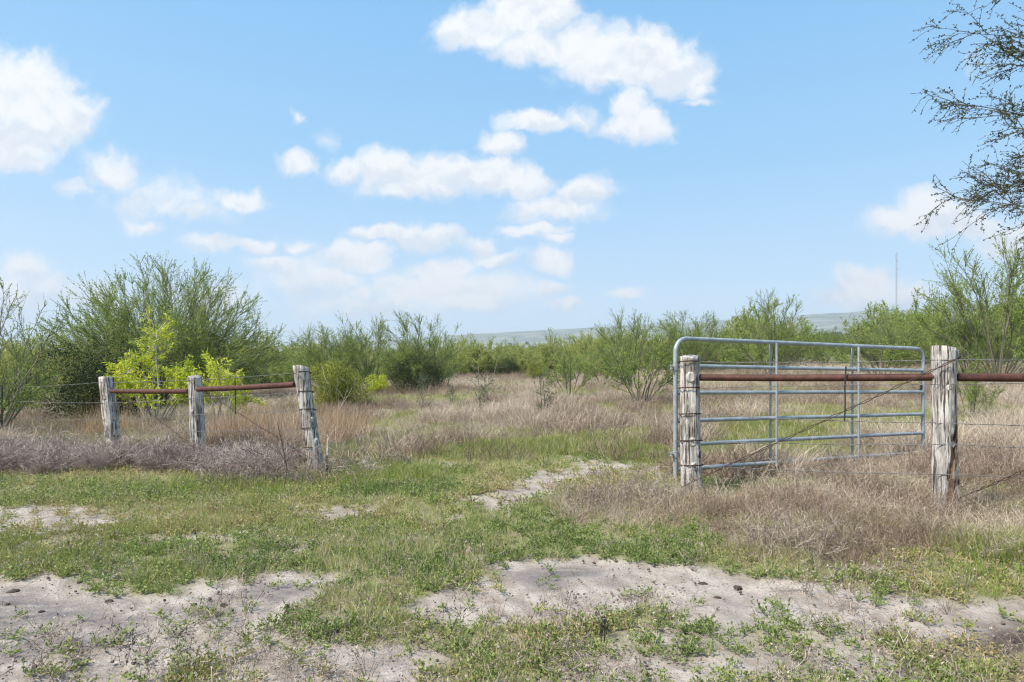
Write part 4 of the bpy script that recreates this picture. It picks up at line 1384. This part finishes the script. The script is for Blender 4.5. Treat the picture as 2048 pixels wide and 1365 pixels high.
    for (lb, px, d, sc, k) in [('slim dark sapling standing alone in the dry grass of the pasture', 962, 17, 1.15, 0),
                               ('thin sapling in the dry grass right of the slim dark one', 1088, 14.6, .9, 1),
                               ('wispy blue green sapling in front of the dark bush group', 848, 19, .95, 2),
                               ('bushy little sapling beside the wispy one', 905, 21, .8, 1)]:
        plant('sapling', lb, 'sapling', sap[k], px, d, sc, px, 'saplings on the pasture')
    # tree outside the right edge whose branches hang into the picture
    g = np.random.default_rng(71)
    base = ground_at(2415, 11.5)
    o = thing('overhanging_tree', 'sparse dark leaved branches hanging in from the right edge', 'tree', base)
    geo = Geo(); lg = Geo()
    tr = grow(np.zeros((1, 3)), np.array([[-.15, 0, 1.]]), np.array([5.75]), 8, .05, .02, g)
    V, q = tubes(tr, np.linspace(.17, .10, 8)[None], 10); geo.add(V, q, .4)
    n = 34
    ph = g.uniform(-1.9, 1.9, n); el = g.uniform(-.05, 1.25, n)
    ph[:14] = math.pi + g.normal(0, .55, 14); el[:14] = np.linspace(.30, .72, 14) + g.normal(0, .05, 14)
    d = np.stack([np.cos(ph) * np.cos(el), np.sin(ph) * np.cos(el), np.sin(el)], 1)
    st = tr[0, g.integers(4, 8, n)]
    Ln = g.uniform(2.5, 3.6, n) * np.where(el > .9, .95, 1.0)
    s1 = grow(st, d, Ln, 10, .07, .03, g, .14)
    V, q = tubes(s1, .026 * np.linspace(1, .1, 10)[None] * g.uniform(.6, 1, (n, 1)), 5); geo.add(V, q, .3)
    s, dd, t, i = children(s1, 13, .25, 1, .5, g)
    s2 = grow(s, dd, Ln[i] * .42 * (1.2 - .7 * t) * g.uniform(.6, 1.1, len(s)), 6, .12, .0, g, .16)
    V, q = tubes(s2, .009 * np.linspace(1, .3, 6)[None] * np.ones((len(s2), 1)), 3); geo.add(V, q, .3)
    s, dd, t, i = children(s2, 7, .15, 1, .6, g)
    s3 = grow(s, dd, g.uniform(.18, .5, len(s)), 4, .2, -.02, g, .2)
    V, q = tubes(s3, np.full((len(s3), 4), .0038), 3); geo.add(V, q, .3)
    leaves(lg, s3, 9, .050, .026, g); leaves(lg, s2, 9, .050, .026, g)
    obj('trunk', geo.mesh('overhanging_trunk', M['bark_brown']), o); obj('crown', lg.mesh('overhanging_crown', M['leaf_brown']), o)
    # far brush: one mass to the eye
    far = [shrub_meshes('brush%d' % i, 80 + i, 3.0, 3.8, 20, 7, 6, 8, .12, .045, 1.2, M['leaf_far'], M['bark'], .035, .07, .02, tri=True, ang=.42, l2=.38, l3=.6, lmin=.8, join=True) for i in range(4)]
    g = np.random.default_rng(81)
    n = 5200
    Y = np.exp(g.uniform(np.log(42), np.log(330), n)); X = (g.random(n) * 2 - 1) * .85 * Y
    clear = sstep(fbm(X * .035 + 3, Y * .02, 3), .40, .50)
    u = X / Y
    # the open strip beyond the gate stays clear
    strip = np.exp(-((u - .47) / .10) ** 2) * (Y < 95)
    mid = np.exp(-((u + .05) / .35) ** 2) * (Y < 52)
    pr = clear * np.clip(1 - strip * 1.2, 0, 1) * np.clip(1 - mid, 0, 1) * np.where(Y < 55, .55, 1)
    size = (.35 + .95 * fbm(X * .09 + 9, Y * .09, 2)) * g.uniform(.65, 1.3, n) + .1 * sstep(Y, 100, 300)
    size = size * (1 + .16 * sstep(X / Y, .08, .25))
    tn = np.clip(fbm(X * .03, Y * .03 + 8, 3) * 2 - .5, 0, 1)
    place_scatter('far_brush', 'band of green brush covering the rising pasture in the distance', far, X, Y, pr, size, g, tn, .05)
    # far tree belt below the ridge
    ft = [dense_meshes('belt%d' % i, 90 + i, 8, 9, 2500, .7, .4, M['leaf_blue'], 14, .2)[1] for i in range(3)]
    n = 2600
    Y = np.exp(g.uniform(np.log(330), np.log(1100), n)); X = (g.random(n) * 2 - 1) * .85 * Y
    pr = sstep(fbm(X * .012 + 40, Y * .006, 3), .42, .55) * (.9 - .5 * sstep(Y, 500, 1000))
    place_scatter('far_tree_belt', 'belt of dark blue green trees below the distant ridge', ft, X, Y, pr, .85 + 0 * X, g, None, .05)


build_trees()


# ------------------------------------------------------------------ dead weeds one can pick out
def build_dead_weeds():
    def dead(label, px, py, h, seed, mat, lean=.5, n=3, per=4, per2=3, w=.005, fuzz=0, px2=None):
        p = hit(px, py)[0]; z = float(zfun(p[0], p[1]))
        o = obj('dead_weed', twig_mesh('dead_weed', seed, mat, n, h, .02, w, per, per2, lean, fuzz), None, label, 'dead weed', 'dead weed stalks', None, (p[0], p[1], z))
        return o
    dead('pale dead bush with fine twigs right of the charred stake', 716, 985, .62, 701, M['twig_brown'], .55, 7, 6, 4, .006)
    dead('dark upright dead stem in front of the leaning post', 565, 985, .72, 702, M['bark_dark'], .25, 2, 3, 2, .010)
    dead('forked dead weed with dark seed heads on the grey track', 250, 1318, .16, 703, M['bark_dark'], .8, 3, 4, 2, .003, 2)
    dead('bare single stalk on the track beside the forked weed', 379, 1288, .13, 704, M['twig_brown'], .2, 1, 1, 0, .004)
    dead('tall dark dead weed at the bottom left', 305, 1352, .20, 705, M['bark_dark'], .4, 2, 5, 3, .003, 2)
    dead('dead weed with brown leaves at the edge of the middle sand', 935, 1262, .20, 706, M['bark_dark'], .5, 2, 4, 2, .004, 3)
    dead('short black burnt stub in the weeds at bottom centre', 1206, 1278, .13, 707, M['stake'], .3, 4, 4, 2, .006, 3)
    dead('cluster of black stubs by the end of the grey track', 572, 1225, .09, 708, M['stake'], .2, 4, 0, 0, .008)
    dead('small black stub left of the bottom centre stub', 655, 1280, .09, 709, M['stake'], .4, 3, 3, 2, .006, 2)
    dead('white thin dead stalk standing before the gate rails', 1580, 1010, .95, 710, M['bark_pale'], .18, 1, 2, 1, .008)
    dead('pale branching dead stalk behind the middle left pipe', 352, 872, .75, 711, M['bark_pale'], .5, 2, 4, 3, .012)
    dead('bleached dead sticks in front of the rounded olive bush', 668, 842, 1.15, 712, M['bark_pale'], .6, 5, 2, 2, .014)


build_dead_weeds()


def build_clods():
    spots = [(900, 1300 - 80, 0), (455, 1138, .024), (325, 1142, .03), (160, 1162, .024), (28, 1180, .035), (83, 1220, .020), (218, 1200, .034), (412, 1230, .022), (448, 1207, .028),
             (388, 1205, .020), (400, 1080, .04), (472, 1068, .035), (1035, 1000, .045), (1475, 1168, .035), (1405, 1160, .030), (1435, 1190, .03), (885, 1105, .02), (15, 1206, .02)]
    g = np.random.default_rng(77)
    labels = [None, 'dark clod on the sandy streak above the left weed patch', 'flat dark clod at the left end of the sandy streak', 'small clod left of the weed patch that borders the grey track',
              'widest dark clod at the left edge on the grey track', 'small clod on the grey track below the widest one', 'dark clod against the lower edge of the left weed patch',
              'small clod at the right part of the grey track, lower of two', 'brownish clod at the right part of the grey track, upper of two', 'tiny clod near the middle of the grey track',
              'black clod on the narrow sand streak in the left turf', 'black clod right of the one on the narrow sand streak', 'dark clod on the sandy wheel track leading through the gateway',
              'pointed dark clod on the right of the middle sand patch', 'dark clod left of the pointed one on the middle sand patch', 'low clod below the pointed one on the middle sand patch',
              'small lone clod in the green turf at the picture centre', 'small clod at the left edge under the widest clod']
    ms = []
    for i in range(3):
        geo = Geo(); V, q = lump(np.random.default_rng(770 + i), 1.0, 12, 8, .45); V[:, 2] *= .6; geo.add(V, q, g.random(len(V)))
        ms.append(geo.mesh('clod%d' % i, M['dung'], True))
    for k, (px, py, r) in enumerate(spots):
        if not r:
            continue
        p = hit(px, py)[0]
        o = obj('dung_clod', ms[k % 3], None, labels[k], 'dung', 'dung clods on the sand', None, (p[0], p[1], float(zfun(p[0], p[1])) - .012))
        o.scale = (r * g.uniform(.6, .95), r * .65, r * .55); o.rotation_euler = (0, 0, g.random() * 6)


build_clods()


# ------------------------------------------------------------------ radio mast on the skyline
def build_mast():
    d = 900.0
    px = 1793
    X = (px - CX) / F * d
    zb = float(zfun(X, d)); zt = EYE + (HY - 502) / F * d
    H = zt - zb
    o = thing('radio_mast', 'slender grey lattice radio mast on the skyline at right', 'mast', (X, d, zb))
    geo = Geo(); w = .9
    legs = [np.array([w * math.cos(a), w * math.sin(a)]) for a in (0.3, 0.3 + 2.094, 0.3 + 4.189)]
    for l in legs:
        lg = Geo(); capped_tube(lg, np.array([[l[0], l[1], 0], [l[0], l[1], H * .5], [l[0], l[1], H - 4]]), .15, 5)
        mesh_obj('leg', lg, M['mast'], o)
    A_, B_ = [], []
    nz = int(H / 1.6)
    for i in range(nz):
        z0, z1 = i * (H - 4) / nz, (i + 1) * (H - 4) / nz
        for j in range(3):
            a_, b_ = legs[j], legs[(j + 1) % 3]
            A_.append([a_[0], a_[1], z0]); B_.append([b_[0], b_[1], z1])
    V, q = tubes(np.stack([np.array(A_), np.array(B_)], 1), np.full((len(A_), 2), .08), 3)
    geo.add(V, q); mesh_obj('lattice_bracing', geo, M['mast'], o, kind='stuff')
    lg = Geo(); capped_tube(lg, np.array([[0, 0, H - 4.5], [0, 0, H]]), .12, 5); mesh_obj('spire', lg, M['mast'], o)
    for z, s in ((H - 4, 1.2), (H - 14, 1.5), (H - 24, 1.6), (H - 7, -1.2)):
        lg = Geo(); capped_tube(lg, np.array([[s, -.3, z - 1.1], [s, -.3, z + 1.1]]), .38, 7); capped_tube(lg, np.array([[0, 0, z], [s, -.3, z]]), .1, 4)
        mesh_obj('antenna', lg, M['mast'], o)


build_mast()


# ------------------------------------------------------------------ air between here and the ridge
def build_haze():
    x0, x1, y0, y1 = -4900., 4900., -4900., 4900.
    z0, z1 = -260.0, 270.0
    V = np.array([[x, y, z] for z in (z0, z1) for (x, y) in ((x0, y0), (x1, y0), (x1, y1), (x0, y1))])
    Fc = np.array([[3, 2, 1, 0], [4, 5, 6, 7], [0, 1, 5, 4], [1, 2, 6, 5], [2, 3, 7, 6], [3, 0, 4, 7]])
    m, nt, out = new_mat('haze')
    vol = N(nt, 'ShaderNodeVolumePrincipled')
    vol.inputs['Color'].default_value = (.72, .86, 1.0, 1)
    vol.inputs['Density'].default_value = HAZE
    vol.inputs['Anisotropy'].default_value = .2
    nt.links.new(vol.outputs[0], out.inputs['Volume'])
    obj('haze', mesh_from('haze', V, [Fc], mats=[m]), kind='stuff', label='thin pale air haze over the whole pasture')


HAZE = .0003
build_haze()
